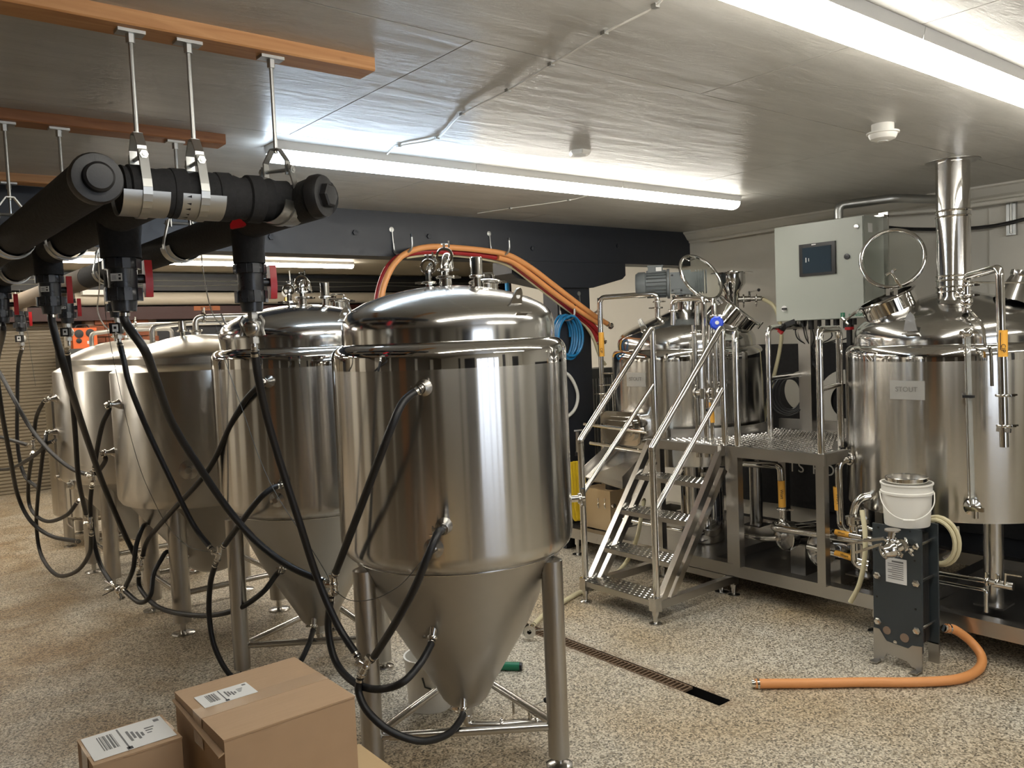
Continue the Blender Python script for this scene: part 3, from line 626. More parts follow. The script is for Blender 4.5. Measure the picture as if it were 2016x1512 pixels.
# short brite tank at the end
t5 = thing('brite_tank', 'short polished tank with round dome at the far end of the row', 'tank', tuple(T5C), None, True)
R = .43
MB().lathe([(R, .27), (R, 1.27)], 64).build('shell', M['brushK'], t5)
MB().lathe([(R+.0005, 1.27), (R-.004, 1.29), (R-.02, 1.308), (R-.05, 1.318)], 64).build('shoulder_band', M['polish'], t5)
MB().lathe([(R-.05, 1.318), (R-.053, 1.36), (R-.075, 1.405), (R-.14, 1.44), (.15, 1.466), (0, 1.472)], 64).build('dome', M['polish'], t5)
MB().lathe([(R, .27), (R-.02, .245), (R-.09, .215), (.2, .19), (0, .18)], 64).build('bottom_dish', M['polish'], t5)
for a in (25, 115, 205, 295): leg(t5, .385, a, .27, .042, .03)
MB().lathe([(0, 0), (.04, 0), (.04, .006), (.015, .012), (.014, .05), (0, .05)], 20, pol(.425, 205, .62), rad(205)).build('sample_port', M['chrome'], t5)
MB().tube(bend([pol(.425, 215, .75), pol(.46, 215, .72), pol(.46, 215, .22), pol(.40, 215, .17)], .03), .008, 8).build('level_tube', M['satin'], t5)

# ================================================================== INSULATED CHILLED-WATER PIPES
ZP, RP = 2.05, .056
X1, X2, X4 = .485, .65, 1.045
def pipe_mb(pts, r, lump=.0):
    return MB().tube(pts, [r*(1+random.uniform(-lump, lump)) for _ in pts], 24)
def cap(root, p, d, r, n=6):
    c = MB().lathe([(r*1.04, -.02), (r*1.06, 0), (r*.98, .012), (r*.72, .014), (0, .014)], 28, p, d).build('end_cap', M['rubber'], root)
    MB().lathe([(0, .012), (r*.62, .012), (r*.60, .03), (r*.5, .034), (0, .036)], n, p, d).build('cap_plug', M['rubber'], c, 20)
p1 = thing('insulated_pipe', 'black insulated pipe with round end cap nearest the left edge', 'pipe', (X1, 2.08, ZP))
pipe_mb([(X1, 2.10+i*.3, ZP) for i in range(30)], RP, .02).build('insulation', M['foam'], p1); cap(p1, (X1, 2.09, ZP), (0, -1, 0), RP, 28)
p2 = thing('insulated_pipe', 'black insulated pipe elbowed into the cross pipe, with valve drops', 'pipe', (X2, 2.2, ZP))
pipe_mb([(X2, 2.26+i*.3, ZP) for i in range(30)], RP, .02).build('insulation', M['foam'], p2)
n = 26
pipe_mb([(.565+.43*i/n, 2.21, ZP) for i in range(n+1)], RP*1.03, .07).build('cross_pipe', M['foam'], p2)
for x in (.60, .70, .815, .90): MB().tube([(x+dx, 2.21, ZP) for dx in (-.022, -.018, .018, .022)], [RP*1.02, RP*1.13, RP*1.15, RP*1.02], 24).build('tape_wrap', M['foam'], p2)
p4 = thing('insulated_pipe', 'black insulated pipe with hexagonal end plug below the cool light', 'pipe', (X4, 2.08, ZP))
pipe_mb([(X4, 2.10+i*.3, ZP) for i in range(10)], RP, .02).build('insulation', M['foam'], p4); pipe_mb([(X4, 4.80+i*.3, ZP) for i in range(22)], RP, .02).build('lit_insulation', M['litfoam'], p4, label='insulation coloured as lit from the back room'); cap(p4, (X4, 2.09, ZP), (.55, -.83, 0), RP)
def drop(root, x, y, zb, r, m='foam'): MB().lathe([(0, 0), (r*1.0, 0), (r, .05), (r*1.1, .09), (r*1.1, ZP-zb), (0, ZP-zb)], 24, (x, y, zb)).build('drop_insulation', M[m], root)
drops = [(p2, X2+.01, 2.62, 1.925, .056), (p4, X4, 2.62, 1.918, .05), (p2, X2-.01, 3.577, 1.955, .05), (p4, X4, 4.28, 1.965, .05), (p4, X4, 5.40, 1.98, .048), (p4, X4, 7.0, 1.98, .048), (p2, X2-.02, 4.75, 1.965, .05)]
for r_, x, y, zb, r in drops: drop(r_, x, y, zb, r, 'litfoam' if y > 5 else 'foam')
def valve(x, y, z, label, hd=(1, -.15, 0), s=1.0, tag=True, zone=True):
    """union ball valve hanging from a drop"""
    t = thing('ball_valve', label, 'valve', (x, y, z-.157*s), 'dark grey ball valves with red handles')
    o = V(x, y, z)
    MB().lathe([(0, 0), (.04*s, 0), (.041*s, -.157*s*.0-.03*s), (.040*s, -.09*s), (.036*s, -.128*s), (.033*s, -.155*s), (0, -.157*s)], 28, o).build('body', M['pvc'], t)
    for a, b in ((-.004, -.032), (-.088, -.125)):
        k = MB()
        for i in range(8):
            an = i*PI/4; k.box(o+V(math.cos(an)*.048*s, math.sin(an)*.048*s, (a+b)/2*s), (.007*s, .022*s, abs(b-a)*s), Matrix.Rotation(an, 3, 'Z'))
        k.lathe([(0, a*s), (.047*s, a*s), (.049*s, (a-.004)*s), (.049*s, (b+.004)*s), (.047*s, b*s), (0, b*s)], 28, o); k.build('union_nut', M['pvc'], t)
    d = Vector(hd).normalized(); n = d.cross(V(0, 0, 1)).normalized()
    MB().cyl(o+V(0, 0, -.06*s), o+V(0, 0, -.06*s)+d*.058*s, .013*s, n=14).build('stem', M['pvc'], t)
    p = o+V(0, 0, -.06*s)+d*.058*s
    prof = [(-.016, .054), (.016, .054), (.021, .02), (.023, -.01), (.013, -.054), (-.009, -.054), (-.021, -.01), (-.020, .02)]
    MB().prism([p+n*(a*s*1.15)+V(0, 0, b*s) for a, b in prof], d*.021*s).build('handle', M['red'], t, 20)
    if tag:
        q = o+V(0, 0, -.058*s)+V(-.60, -.80, 0)*.0415*s; u = V(.8, -.6, 0)
        lb = MB().box(q, (.032*s, .003, .022*s), Matrix((u, V(.6, .8, 0), V(0, 0, 1))).transposed()).build('sticker', M['label'], t, 0)
        q2 = q+V(-.6, -.8, 0)*.002
        for a, b, w_, h_ in ((-.006, .003, .012, .001), (-.006, -.001, .012, .001), (-.006, -.005, .012, .001), (.010, -.004, .006, .006), (.010, .006, .006, .004)):
            MB().box(q2+u*a*s+V(0, 0, b*s), (w_*s, .001, h_*s), Matrix((u, V(.6, .8, 0), V(0, 0, 1))).transposed()).build('print', M['ink'], lb, 0)
    return o+V(0, 0, -.157*s)
def zone_valve(p, label, screen=True, s=1.0):
    t = thing('zone_valve', label, 'valve', tuple(p-V(0, 0, .10*s)), 'metal zone valves under the ball valves')
    b = MB().cyl(p+V(0, 0, -.0), p+V(0, 0, -.10*s), .013*s, n=14).lathe([(0, -.026*s), (.024*s, -.03*s), (.03*s, -.045*s), (.03*s, -.06*s), (.022*s, -.075*s), (0, -.078*s)], 20, p).lathe([(0, 0), (.017*s, 0), (.017*s, -.02*s), (0, -.02*s)], 6, p).lathe([(0, 0), (.017*s, 0), (.017*s, -.02*s), (0, -.02*s)], 6, p+V(0, 0, -.08*s)).build('body', M['cast'], t)
    n = V(-.6, -.8, 0); u = V(.8, -.6, 0)
    if screen:
        MB().box(p+V(0, 0, -.05*s)+n*.03*s, (.05*s, .03*s, .05*s), Matrix((u, -n, V(0, 0, 1))).transposed()).build('actuator', M['blackplastic'], t, 0)
        dsp = MB().box(p+V(0, 0, -.05*s)+n*.046*s+u*.004*s, (.026*s, .002, .034*s), Matrix((u, -n, V(0, 0, 1))).transposed()).build('dial_plate', M['label'], t, 0)
        MB().box(p+V(0, 0, -.048*s)+n*.048*s+u*.004*s, (.012*s, .001, .012*s), Matrix((u, -n, V(0, 0, 1))).transposed()).build('pointer', M['ink'], dsp, 0)
    else:
        MB().lathe([(0, 0), (.022*s, 0), (.022*s, .012*s), (.016*s, .016*s), (0, .016*s)], 20, p+V(0, 0, -.05*s)+n*.024*s, n).build('end_plug', M['satin'], t)
        for sd in (-1, 1):
            MB().tube(spl([p+u*.026*s*sd+V(0, 0, -.012*s)+n*.01, p+u*.036*s*sd+V(0, 0, -.03*s)+n*.012, p+u*.031*s*sd+V(0, 0, -.05*s)+n*.012, p+u*.036*s*sd+V(0, 0, -.075*s)+n*.012], 5), .006*s, 8).build('cam_lever', M['cast'], t)
    MB().cyl(p+V(0, 0, -.10*s), p+V(0, 0, -.13*s), .010*s, n=12).build('hose_barb', M['satin'], t)
    return p+V(0, 0, -.12*s)
VO = {}
labs = ['dark grey ball valve with red handle, leftmost of the two large near ones', 'dark grey ball valve with red handle in front of the second fermenter dome', 'dark grey ball valve with red handle second from the left edge', 'bluish ball valve half hidden behind the large near valve', 'small ball valve with red handle above the orange radio', 'small ball valve with red handle far left below the beige pipe', 'ball valve with red handle cut by the left edge']
for k, (r_, x, y, zb, r) in enumerate(drops): VO[k] = valve(x, y, zb, labs[k], s=1.0 if k < 2 else .95, tag=k in (0, 2, 4), hd=(1, -.15, 0) if k != 0 else (1, -.1, 0))
VZ = {}
for k, lab, scr in ((1, 'cast metal zone valve above the second fermenter', False), (3, 'zone valve with white dial plate above the third fermenter', True), (4, 'zone valve with white dial plate left of the orange radio', True), (5, 'zone valve with white dial plate farthest left', True)): VZ[k] = zone_valve(VO[k], lab, scr)
# pipe hangers
def hanger(x, y, ax, label, zb=ZC-.038, r=RP, shield=True):
    t = thing('pipe_hanger', label, 'hanger', (x, y, ZP-r-.01), 'galvanised clevis hangers')
    a = Vector(ax).normalized(); u = V(0, 0, 1).cross(a)
    MB().box((x, y, zb-.004), (.065, .038, .008)).build('ceiling_plate', M['galv'], t, 0)
    MB().lathe([(0, 0), (.011, 0), (.011, -.022), (0, -.022)], 6, (x, y, zb-.008)).build('rod_nut', M['galv'], t, 20)
    zt = ZP+r+.085
    MB().cyl((x, y, zb), (x, y, zt-.01), .0055, n=10).build('threaded_rod', M['galv'], t)
    c = V(x, y, 0); w_ = .022
    def strip(pts, name, th=.004):
        m = MB()
        for p, q in zip(pts, pts[1:]):
            p = Vector(p); q = Vector(q); d = (q-p).normalized(); nn = d.cross(a)
            m.add([p+a*w_/2+nn*th/2, p-a*w_/2+nn*th/2, p-a*w_/2-nn*th/2, p+a*w_/2-nn*th/2, q+a*w_/2+nn*th/2, q-a*w_/2+nn*th/2, q-a*w_/2-nn*th/2, q+a*w_/2-nn*th/2], [(0, 1, 2, 3), (7, 6, 5, 4), (0, 4, 5, 1), (1, 5, 6, 2), (2, 6, 7, 3), (3, 7, 4, 0)])
        return m.build(name, M['galv'], t, 20)
    k = r+.0105
    strip([c+u*.036+V(0, 0, ZP+r+.012), c+u*.036+V(0, 0, zt-.035), c+u*.012+V(0, 0, zt), c-u*.012+V(0, 0, zt), c-u*.036+V(0, 0, zt-.035), c-u*.036+V(0, 0, ZP+r+.012)], 'yoke')
    strip([c+u*.042+V(0, 0, ZP+r+.04), c+u*(k-.004)+V(0, 0, ZP+.02)]+[c+u*(k*math.cos(i*PI/12))+V(0, 0, ZP-k*math.sin(i*PI/12)) for i in range(13)]+[c-u*(k-.004)+V(0, 0, ZP+.02), c-u*.042+V(0, 0, ZP+r+.04)], 'strap')
    zb_ = ZP+r+.026
    MB().cyl(c+u*.055+V(0, 0, zb_), c-u*.055+V(0, 0, zb_), .005, n=8).lathe([(0, 0), (.011, 0), (.011, .008), (0, .008)], 6, c+u*.045+V(0, 0, zb_), u).lathe([(0, 0), (.011, 0), (.011, .008), (0, .008)], 6, c-u*.045+V(0, 0, zb_), -u).build('cross_bolt', M['galv'], t)
    if shield:
        rr = r+.0066; m = MB(); L = .055; vs_ = []; N = 16
        for s_ in (-L, L):
            for q in (rr, rr+.0016):
                for i in range(N+1):
                    an = PI*(.04+.92*i/N); vs_.append(c+a*s_+u*(q*math.cos(an))+V(0, 0, ZP-q*math.sin(an)))
        K = N+1; fs_ = []
        for i in range(N): fs_ += [(i, i+1, 2*K+i+1, 2*K+i), (K+i, 3*K+i, 3*K+i+1, K+i+1), (i, K+i, K+i+1, i+1), (2*K+i, 2*K+i+1, 3*K+i+1, 3*K+i)]
        fs_ += [(0, 2*K, 3*K, K), (N, K+N, 3*K+N, 2*K+N)]
        m.add(vs_, fs_).build('shield', M['galv'], t)
hanger(.612, 2.21, (1, 0, 0), 'clevis hanger on the cross pipe nearest the left round cap')
hanger(.752, 2.21, (1, 0, 0), 'clevis hanger on the middle of the cross pipe')
hanger(.975, 2.21, (.85, .5, 0), 'clevis hanger beside the hexagonal pipe end plug')
hanger(X1, 3.28, (0, 1, 0), 'clevis hanger on the second timber nearest the left edge')
hanger(X2, 3.28, (0, 1, 0), 'middle clevis hanger under the second timber')
hanger(X4, 3.28, (0, 1, 0), 'clevis hanger under the end of the second timber')
hanger(X2, 4.40, (0, 1, 0), 'clevis hanger under the third timber at the left edge')
hanger(X4, 4.40, (0, 1, 0), 'clevis hanger under the third timber, right one')
hanger(X4, 5.75, (0, 1, 0), 'clevis hanger on the beige lit pipe beyond the black beam', ZB2)
# timbers
def timber(x1, y0, wd, m, lab, chamfer=.0):
    mb = MB().prism([(-3.2, y0, ZC), (-3.2, y0+wd, ZC), (-3.2, y0+wd, ZC-.034), (-3.2, y0+wd-.004, ZC-.038), (-3.2, y0+.004, ZC-.038), (-3.2, y0, ZC-.034)], (x1+3.2, 0, 0))
    mb.solo('timber_batten', M[m], lab, 'timber', 'timbers across the ceiling', smooth=0)
timber(1.277, 2.165, .095, 'wood', 'nearest pale fir timber screwed across the ceiling')
timber(1.225, 3.235, .095, 'wooddark', 'second darker timber across the ceiling with rounded end')
timber(.95, 4.355, .095, 'wood', 'third timber on the ceiling at the left edge')
# ================================================================== BLACK GLYCOL HOSES
GH = 'black rubber coolant hoses'
def hose(pts, lab, r=.0135, m='rubber', cat='hose', name='coolant_hose', group=GH, clamps=True, k=8, x0=None, x1=None, cm='chrome'):
    """pts: world points, or pixels (x, y) laid in the plane between x0 and x1"""
    raw = list(pts); n = len(raw)
    # share of length in pixels gives the depth between both ends
    P = []
    px = [p for p in raw if not isinstance(p, Vector)]
    L = [0]
    for a, b in zip(px, px[1:]): L.append(L[-1]+math.hypot(b[0]-a[0], b[1]-a[1]))
    i = 0
    for p in raw:
        if isinstance(p, Vector): P.append(p)
        elif len(p) == 3: P.append(aX(*p)); i += 1
        else: P.append(aX(p[0], p[1], x0+(x1-x0)*(L[i]/L[-1] if L[-1] else 0))); i += 1
    q = spl(P, k)
    o = MB().tube(q, r, 12).solo(name, M[m], lab, cat, group)
    if clamps:
        for a, b in ((q[0], q[1]), (q[-1], q[-2])):
            d = (b-a).normalized()
            MB().lathe([(r, .012), (r*1.10, .012), (r*1.10, .022), (r, .022)], 14, a, d).build('hose_clamp', M[cm], o)
            MB().lathe([(0, -.012), (r*.8, -.012), (r*.85, 0), (r*1.02, .001), (r*1.02, .004), (0, .004)], 14, a, d).build('ferrule', M[cm], o)
    return o
def tee(x, y, X, lab, s=1.0, ang=0):
    c = aX(x, y, X); t = thing('hose_tee', lab, 'fitting', tuple(c-V(0, 0, .03)), 'metal hose tees')
    u = V(.62, -.78, 0); w_ = V(0, 0, 1); ca, sa = math.cos(ang), math.sin(ang); a = w_*ca+u*sa; b = u*ca-w_*sa
    MB().cyl(c-a*.03*s, c+a*.03*s, .0135*s, n=14).cyl(c, c-b*.028*s, .0135*s, n=14).sph(c, .0165*s).build('body', M['chrome'], t)
    for p, d in ((c+a*.03*s, a), (c-a*.03*s, -a), (c-b*.028*s, -b)): MB().lathe([(0, -.004), (.0165*s, -.004), (.0165*s, .006), (0, .006)], 6, p, d).build('hex_collar', M['satin'], t, 20)
tee(657, 1150, 1.37, 'hose tee beside the left leg of the nearest fermenter, upper', 1.1)
tee(720, 1311, 1.365, 'hose tee in front of the left leg of the nearest fermenter, lower', 1.1, .5)
tee(277, 1112, 1.30, 'hose tee left of the third fermenter front leg'); tee(431, 1090, 1.36, 'hose tee in front of the left leg of the second fermenter', 1, .3)
tee(183, 937, 1.15, 'hose tee in front of the fourth fermenter, upper'); tee(177, 1030, 1.12, 'hose tee hanging below the fourth fermenter shell'); tee(65, 876, 1.05, 'hose tee at the far left in front of the roll-up door')
# nearest fermenter
hose([VO[0]+V(0, 0, .01), VO[0]+V(0, 0, -.03), (285, 690), (306, 745), (340, 835), (398, 928), (450, 1003), (505, 1066), (570, 1115), (640, 1146)], 'long hose from the left large valve down to the upper tee at the nearest fermenter', x0=.70, x1=1.36)
hose([(659, 1132, 1.37), (675, 1090, 1.36), (700, 1025, 1.35), (740, 920, 1.35), (772, 838, 1.38), (795, 790, 1.43), pw(T1C, 'u')], 'hose rising to the upper port of the nearest fermenter')
hose([(652, 1170, 1.37), (646, 1235, 1.36), (660, 1300, 1.36), (695, 1342, 1.37), (740, 1357, 1.40), (790, 1345, 1.45), (826, 1308, 1.53), (848, 1270, 1.60), pw(T1C, 'c')], 'looped hose from the upper tee to the cone of the nearest fermenter')
hose([VZ[1], (508, 740, 1.06), (525, 820, 1.10), (556, 925, 1.16), (590, 1030, 1.22), (622, 1130, 1.28), (662, 1225, 1.33), (706, 1295, 1.36)], 'long hose from the right large valve to the lower tee')
hose([(733, 1298, 1.37), (775, 1232, 1.37), (815, 1160, 1.39), (842, 1095, 1.42), (862, 1050, 1.47), pw(T1C, 'l')], 'hose from the lower tee to the lower port of the nearest fermenter')
hose([(710, 1330, 1.365), (706, 1362, 1.36), (725, 1402, 1.37), (770, 1440, 1.43), (830, 1459, 1.53), (882, 1445, 1.66), (908, 1415, 1.76), pw(T1C, 'b')], 'lowest looped hose to the bottom port of the nearest fermenter')
# second fermenter
hose([VO[2]+V(0, 0, .01), VO[2]+V(0, 0, -.04), (130, 735), (160, 830), (200, 945), (240, 1040), (268, 1098)], 'thick hose slanting from the second left valve to the tee by the third fermenter leg', r=.0145, x0=.68, x1=1.29)
hose([(280, 1098, 1.30), (292, 1062, 1.31), (340, 1005, 1.33), (395, 945, 1.37), (425, 900, 1.40), (455, 835, 1.43), (485, 785, 1.46), pw(T2C, 'u')], 'hose rising to the upper port of the second fermenter')
hose([(273, 1128, 1.30), (277, 1160, 1.30), (315, 1197, 1.32), (390, 1212, 1.38), (460, 1202, 1.45), (515, 1168, 1.54), (545, 1130, 1.62), pw(T2C, 'c')], 'looped hose to the cone of the second fermenter')
hose([VZ[3], (244, 710, 1.05), (256, 760, 1.07), (292, 850, 1.15), (340, 952, 1.24), (382, 1035, 1.32), (418, 1082, 1.36)], 'hose from the dial zone valve to the tee at the second fermenter')
hose([(440, 1076, 1.36), (470, 1035, 1.38), (508, 985, 1.43), (535, 962, 1.49), pw(T2C, 'l')], 'short hose to the lower port of the second fermenter')
hose([(425, 1108, 1.36), (414, 1150, 1.36), (412, 1215, 1.36), (425, 1280, 1.37), (460, 1335, 1.42), (520, 1352, 1.5), (575, 1325, 1.6), (605, 1275, 1.68), pw(T2C, 'b')], 'hose dropping behind the cardboard boxes to the bottom port of the second fermenter')
# third fermenter
hose([(-30, 690, .80), (0, 735, .85), (30, 790, .90), (60, 842, .96), (100, 890, 1.03), (140, 922, 1.10), (174, 935, 1.14)], 'hose entering at the left edge and sagging to the tee of the fourth fermenter')
hose([(186, 924, 1.15), (192, 880, 1.15), (202, 835, 1.16), (215, 806, 1.18), T3C+P3['u'][0]], 'hose rising to the upper port of the third fermenter')
hose([(181, 955, 1.15), (178, 1000, 1.15), (184, 1060, 1.16), (198, 1112, 1.18), (222, 1152, 1.20)], 'hose from the fourth fermenter tee down to the lever valve')
hose([T3C+P3['l'][0], (208, 905, 1.19), (196, 925, 1.18), (187, 934, 1.17)], 'short hose to the lower port of the third fermenter')
hose([(132, 690, .90), (140, 760, .93), (148, 850, .97), (155, 945, 1.02), (170, 1015, 1.10)], 'dark hose hanging straight down in front of the fourth fermenter')
hose([(180, 1048, 1.12), (176, 1090, 1.13), (150, 1125, 1.12), (112, 1132, 1.10), (82, 1095, 1.08), (72, 1040, 1.07), (74, 985, 1.07), (80, 930, 1.07), (88, 880, 1.08), (108, 867, 1.12)], 'big loop of hose hanging low left of the fourth fermenter')
hose([(247, 1156, 1.22), (262, 1120, 1.23), (268, 1075, 1.25), (281, 1038, 1.30), T3C+P3['c'][0]], 'hose from the lever valve to the cone of the third fermenter')
hose([(245, 1163, 1.22), (275, 1186, 1.24), (296, 1172, 1.27), (302, 1132, 1.31), (316, 1104, 1.36), (332, 1086, 1.42), T3C+P3['b'][0]], 'short hose curling behind the third fermenter leg')
# far left
hose([VZ[5]+V(0, 0, .01), (36, 720, 1.045), (34, 800, 1.03), (35, 880, 1.02), (48, 935, 1.04), (76, 962, 1.07)], 'hose dropping from the farthest left dial valve')
hose([VO[6]+V(0, 0, .01), VO[6]+V(0, 0, -.05), (-6, 720, .70), (2, 800, .74), (20, 900, .82), (35, 975, .90), (60, 1025, .96), (100, 1055, 1.05), (155, 1066, 1.12)], 'hose swinging in from the left edge and low across the floor')
hose([(-20, 855, .90), (20, 866, .97), (58, 877, 1.04)], 'short hose end at the left edge by the shutter')
hose([(66, 862, 1.05), (72, 820, 1.06), (85, 793, 1.08), T4C+P4_['u'][0]], 'hose rising to the upper port of the fourth fermenter')
hose([(64, 892, 1.05), (56, 950, 1.05), (60, 1000, 1.06), (90, 1026, 1.09), (130, 1015, 1.14), (155, 985, 1.18)], 'hose looping under the fourth fermenter port')
hose([(-30, 922, .9), (15, 924, .97), (55, 905, 1.02), (85, 880, 1.06), T4C+P4_['l'][0]], 'glossy hose curving in from the left edge to the fourth fermenter')
# lever valve on the hoses
c = aX(234, 1162, 1.20); lv = thing('lever_valve', 'steel lever valve hanging on hoses below the third fermenter', 'valve', tuple(c-V(0, 0, .05)))
MB().sph(c, .026).cyl(c+V(-.01, .02, .03), c+V(.012, -.01, -.055), .014, n=12).cyl(c, c+V(.03, -.03, .02), .013, n=12).build('body', M['chrome'], lv)
clamp(c+V(.01, -.008, -.05), V(.2, -.2, -1), .021, lv); MB().bar(c+V(-.02, .03, 0), c+V(-.07, .09, -.035), .012, .005).build('lever', M['blackplastic'], lv, 0)
MB().bar(c+V(-.02, .03, .02), c+V(-.055, .09, .05), .010, .004).build('upper_lever', M['satin'], lv, 0)
# thin sensor wires
def wire(px, lab, X0, X1, r=.0015, m='darkgrey'):
    L = [0]
    for a, b in zip(px, px[1:]): L.append(L[-1]+math.hypot(b[0]-a[0], b[1]-a[1]))
    MB().tube(spl([aX(x, y, X0+(X1-X0)*l/L[-1]) for (x, y), l in zip(px, L)], 6), r, 6).solo('sensor_wire', M[m], lab, 'wire', 'thin sensor wires')
wire([(322, 440), (345, 442), (385, 445), (394, 470), (398, 520), (408, 580), (420, 620), (442, 646)], 'thin wire looping from the pipe clamp to the second fermenter dome', 1.0, 1.48, .0028, 'galv')
wire([(425, 640), (440, 700), (475, 800), (510, 900), (545, 975), (600, 1060), (640, 1125), (655, 1160)], 'thin wire slanting across the second fermenter to the upper tee', 1.30, 1.36)
wire([(655, 1160), (690, 1182), (740, 1178), (790, 1150), (830, 1105), (862, 1082)], 'thin wire sagging across the cone of the nearest fermenter', 1.36, 1.50)
wire([(193, 500), (196, 560), (192, 610), (205, 640), (228, 655), (246, 662)], 'pale wire curving to the dial zone valve', .95, 1.03, .003, 'whiteplastic')
wire([(203, 520), (208, 620), (222, 700), (250, 830), (275, 920), (300, 980), (330, 1035), (370, 1075), (410, 1086)], 'thin wire drooping over the third fermenter', 1.05, 1.30)
wire([(38, 570), (46, 610), (55, 660), (64, 720), (70, 760)], 'thin wire hanging in front of the shutter', 1.03, 1.05)
wire([(30, 575), (34, 620), (38, 660)], 'pale wire beside the farthest left valve', 1.02, 1.03, .003, 'whiteplastic')
# ================================================================== BREWHOUSE
KC, MC = V(4.80, 2.04, 0), V(4.80, 3.93, 0)
ZS, ZD = .205, .935
# skid
sk = thing('brewhouse_skid', 'long stainless skid frame carrying kettle and mash tun', 'frame', (4.75, 2.9, 0))
def beam(p, q, w_=.075, h_=.075, nm='skid_beam', par=None, m='frame'): MB().bar(p, q, w_, h_).build(nm, M[m], par or sk, 0)
zb = ZS-.0375
beam((4.1875, 1.15, zb), (4.1875, 4.62, zb)); beam((5.33, 1.15, zb), (5.33, 4.62, zb))
for y in (1.19, 2.04, 2.60, 3.3, 4.58): beam((4.225, y, zb), (5.2925, y, zb))
for ya, yb in ((2.64, 3.26), (3.34, 4.54), (1.23, 2.0)): MB().b2((4.225, ya, zb-.03), (5.29, yb, zb-.022)).build('drip_tray', M['frame'], sk, 0)
for x in (4.1875, 5.33):
    for y in (1.3, 2.2, 3.2, 4.5): MB().lathe([(0, 0), (.045, 0), (.045, .006), (.014, .012), (.014, .08), (.022, .08), (.022, .13), (0, .13)], 18, (x, y, 0)).build('levelling_foot', M['satin'], sk)
def vessel(name, label, C, R, zb, brushm):
    t = thing(name, label, 'vessel', tuple(C), 'jacketed brewhouse vessels', True)
    r2 = R-.045
    MB().lathe([(0, zb-.03), (R*.6, zb-.02), (R-.03, zb-.005), (R-.004, zb), (R, zb+.01), (R, 1.435)], 96).build('shell', M[brushm], t)
    MB().lathe([(R+.0004, 1.435), (R+.0004, 1.468), (R-.004, 1.487), (R-.014, 1.503), (R-.028, 1.514), (r2, 1.518)], 96).build('shoulder_band', M['polish'], t, label='mirror polished band')
    MB().lathe([(r2, 1.517), (r2, 1.552), (r2-.006, 1.585), (r2-.022, 1.614), (r2-.05, 1.64), (r2-.12, 1.678), (r2-.22, 1.72), (r2-.32, 1.757), (.10, 1.788), (0, 1.794)], 96).build('dome', M['dome'], t)
    return t
kt = vessel('brew_kettle', 'large stainless brew kettle with flue at the right edge', KC, .571, .628, 'brushK')
mt = vessel('mash_tun', 'stainless mash tun with grey motor on its dome', MC, .54, .72, 'brushK')
for t, C, rr, zt in ((kt, KC, .505, .64), (mt, MC, .47, .73)):
    for a in (41, 131, 221, 311):
        q = pol(rr, a, 0)
        o = MB().lathe([(0, ZS+.008), (.045, ZS+.008), (.045, zt), (0, zt)], 22, q).build('leg', M['satin'], t); MB().box(q+V(0, 0, ZS+.004), (.14, .14, .008)).build('foot_plate', M['frame'], o, 0)
# name plates
for t, C, R in ((kt, KC, .571), (mt, MC, .54)):
    z0 = 1.29 if t is kt else 1.315; hw = .088 if t is kt else .086
    pl = MB(); N = 8; a0 = math.asin(hw/R)
    vs_ = []
    for i in range(N+1):
        a = PI-a0+2*a0*i/N
        for r_ in (R+.002, R+.006): vs_ += [V(r_*math.cos(a), r_*math.sin(a), z0-.048), V(r_*math.cos(a), r_*math.sin(a), z0+.048)]
    fs_ = []
    for i in range(N):
        k = 4*i; fs_ += [(k+2, k+3, k+7, k+6), (k, k+4, k+5, k+1), (k+1, k+5, k+7, k+3), (k, k+2, k+6, k+4)]
    fs_ += [(0, 1, 3, 2), (4*N, 4*N+2, 4*N+3, 4*N+1)]
    np_ = pl.add(vs_, fs_).build('name_plate', mat('plate_steel_%s' % t.name, (.42, .41, .38), .5, .6), t)
    x_ = -(R+.0075)
    text('STOUT', .036, V(x_, .0, z0+.004), (0, -1, 0), (0, 0, 1), mat('etched_%s' % t.name, (.20, .19, .17), .6), np_)
# --- kettle flue
fx, fy = 4.655, 1.985
fl_ = thing('flue_pipe', 'mirror polished flue pipe rising from the kettle to the ceiling', 'flue', (fx, fy, 1.69))
rf = .083
MB().lathe([(0, 1.66), (.066, 1.66), (.07, 1.70), (.088, 1.74), (rf, 1.765), (rf, ZC)], 48, (fx, fy, 0)).build('pipe', M['polish'], fl_)
for z in (1.79, 1.815, 1.85, 1.872, 2.185, 2.215): MB().ring((fx, fy, z), (0, 0, 1), rf, .006, 48, 8).build('joint_band', M['chrome'], fl_)
MB().lathe([(rf, ZC-.008), (.132, ZC-.004), (.132, ZC-.001), (rf, ZC-.001)], 40, (fx, fy, 0)).build('ceiling_collar', M['frame'], fl_)
# --- manways with glass lids
def lid(center, n, R, label, hdl, up):
    n = Vector(n).normalized(); up = Vector(up); u = (up-n*up.dot(n)).normalized(); w_ = n.cross(u)
    t = thing('glass_lid', label, 'lid', tuple(Vector(center)-u*R), 'round glass manway lids')
    MB().ring(center, n, R*.97, .0115, 64, 12).build('rim', M['polish'], t)
    MB().lathe([(0, -.003), (R*.91, -.003), (R*.91, .003), (0, .003)], 56, center, n).build('glass_pane', M['glass'], t)
    c = Vector(center)
    if hdl: MB().tube(bend([c+u*R*.95-w_*.03+n*.01, c+u*R*.72-w_*.03+n*.03, c+u*R*.72+w_*.04+n*.03, c+u*R*.95+w_*.04+n*.01], .006), .004, 8).build('handle', M['chrome'], t)
    MB().bar(c-u*R*1.25+w_*.02, c-u*R*.98+w_*.02, .02, .014).bar(c-u*R*1.25-w_*.02, c-u*R*.98-w_*.02, .02, .014).build('hinge_arm', M['satin'], t, 0)
    return t
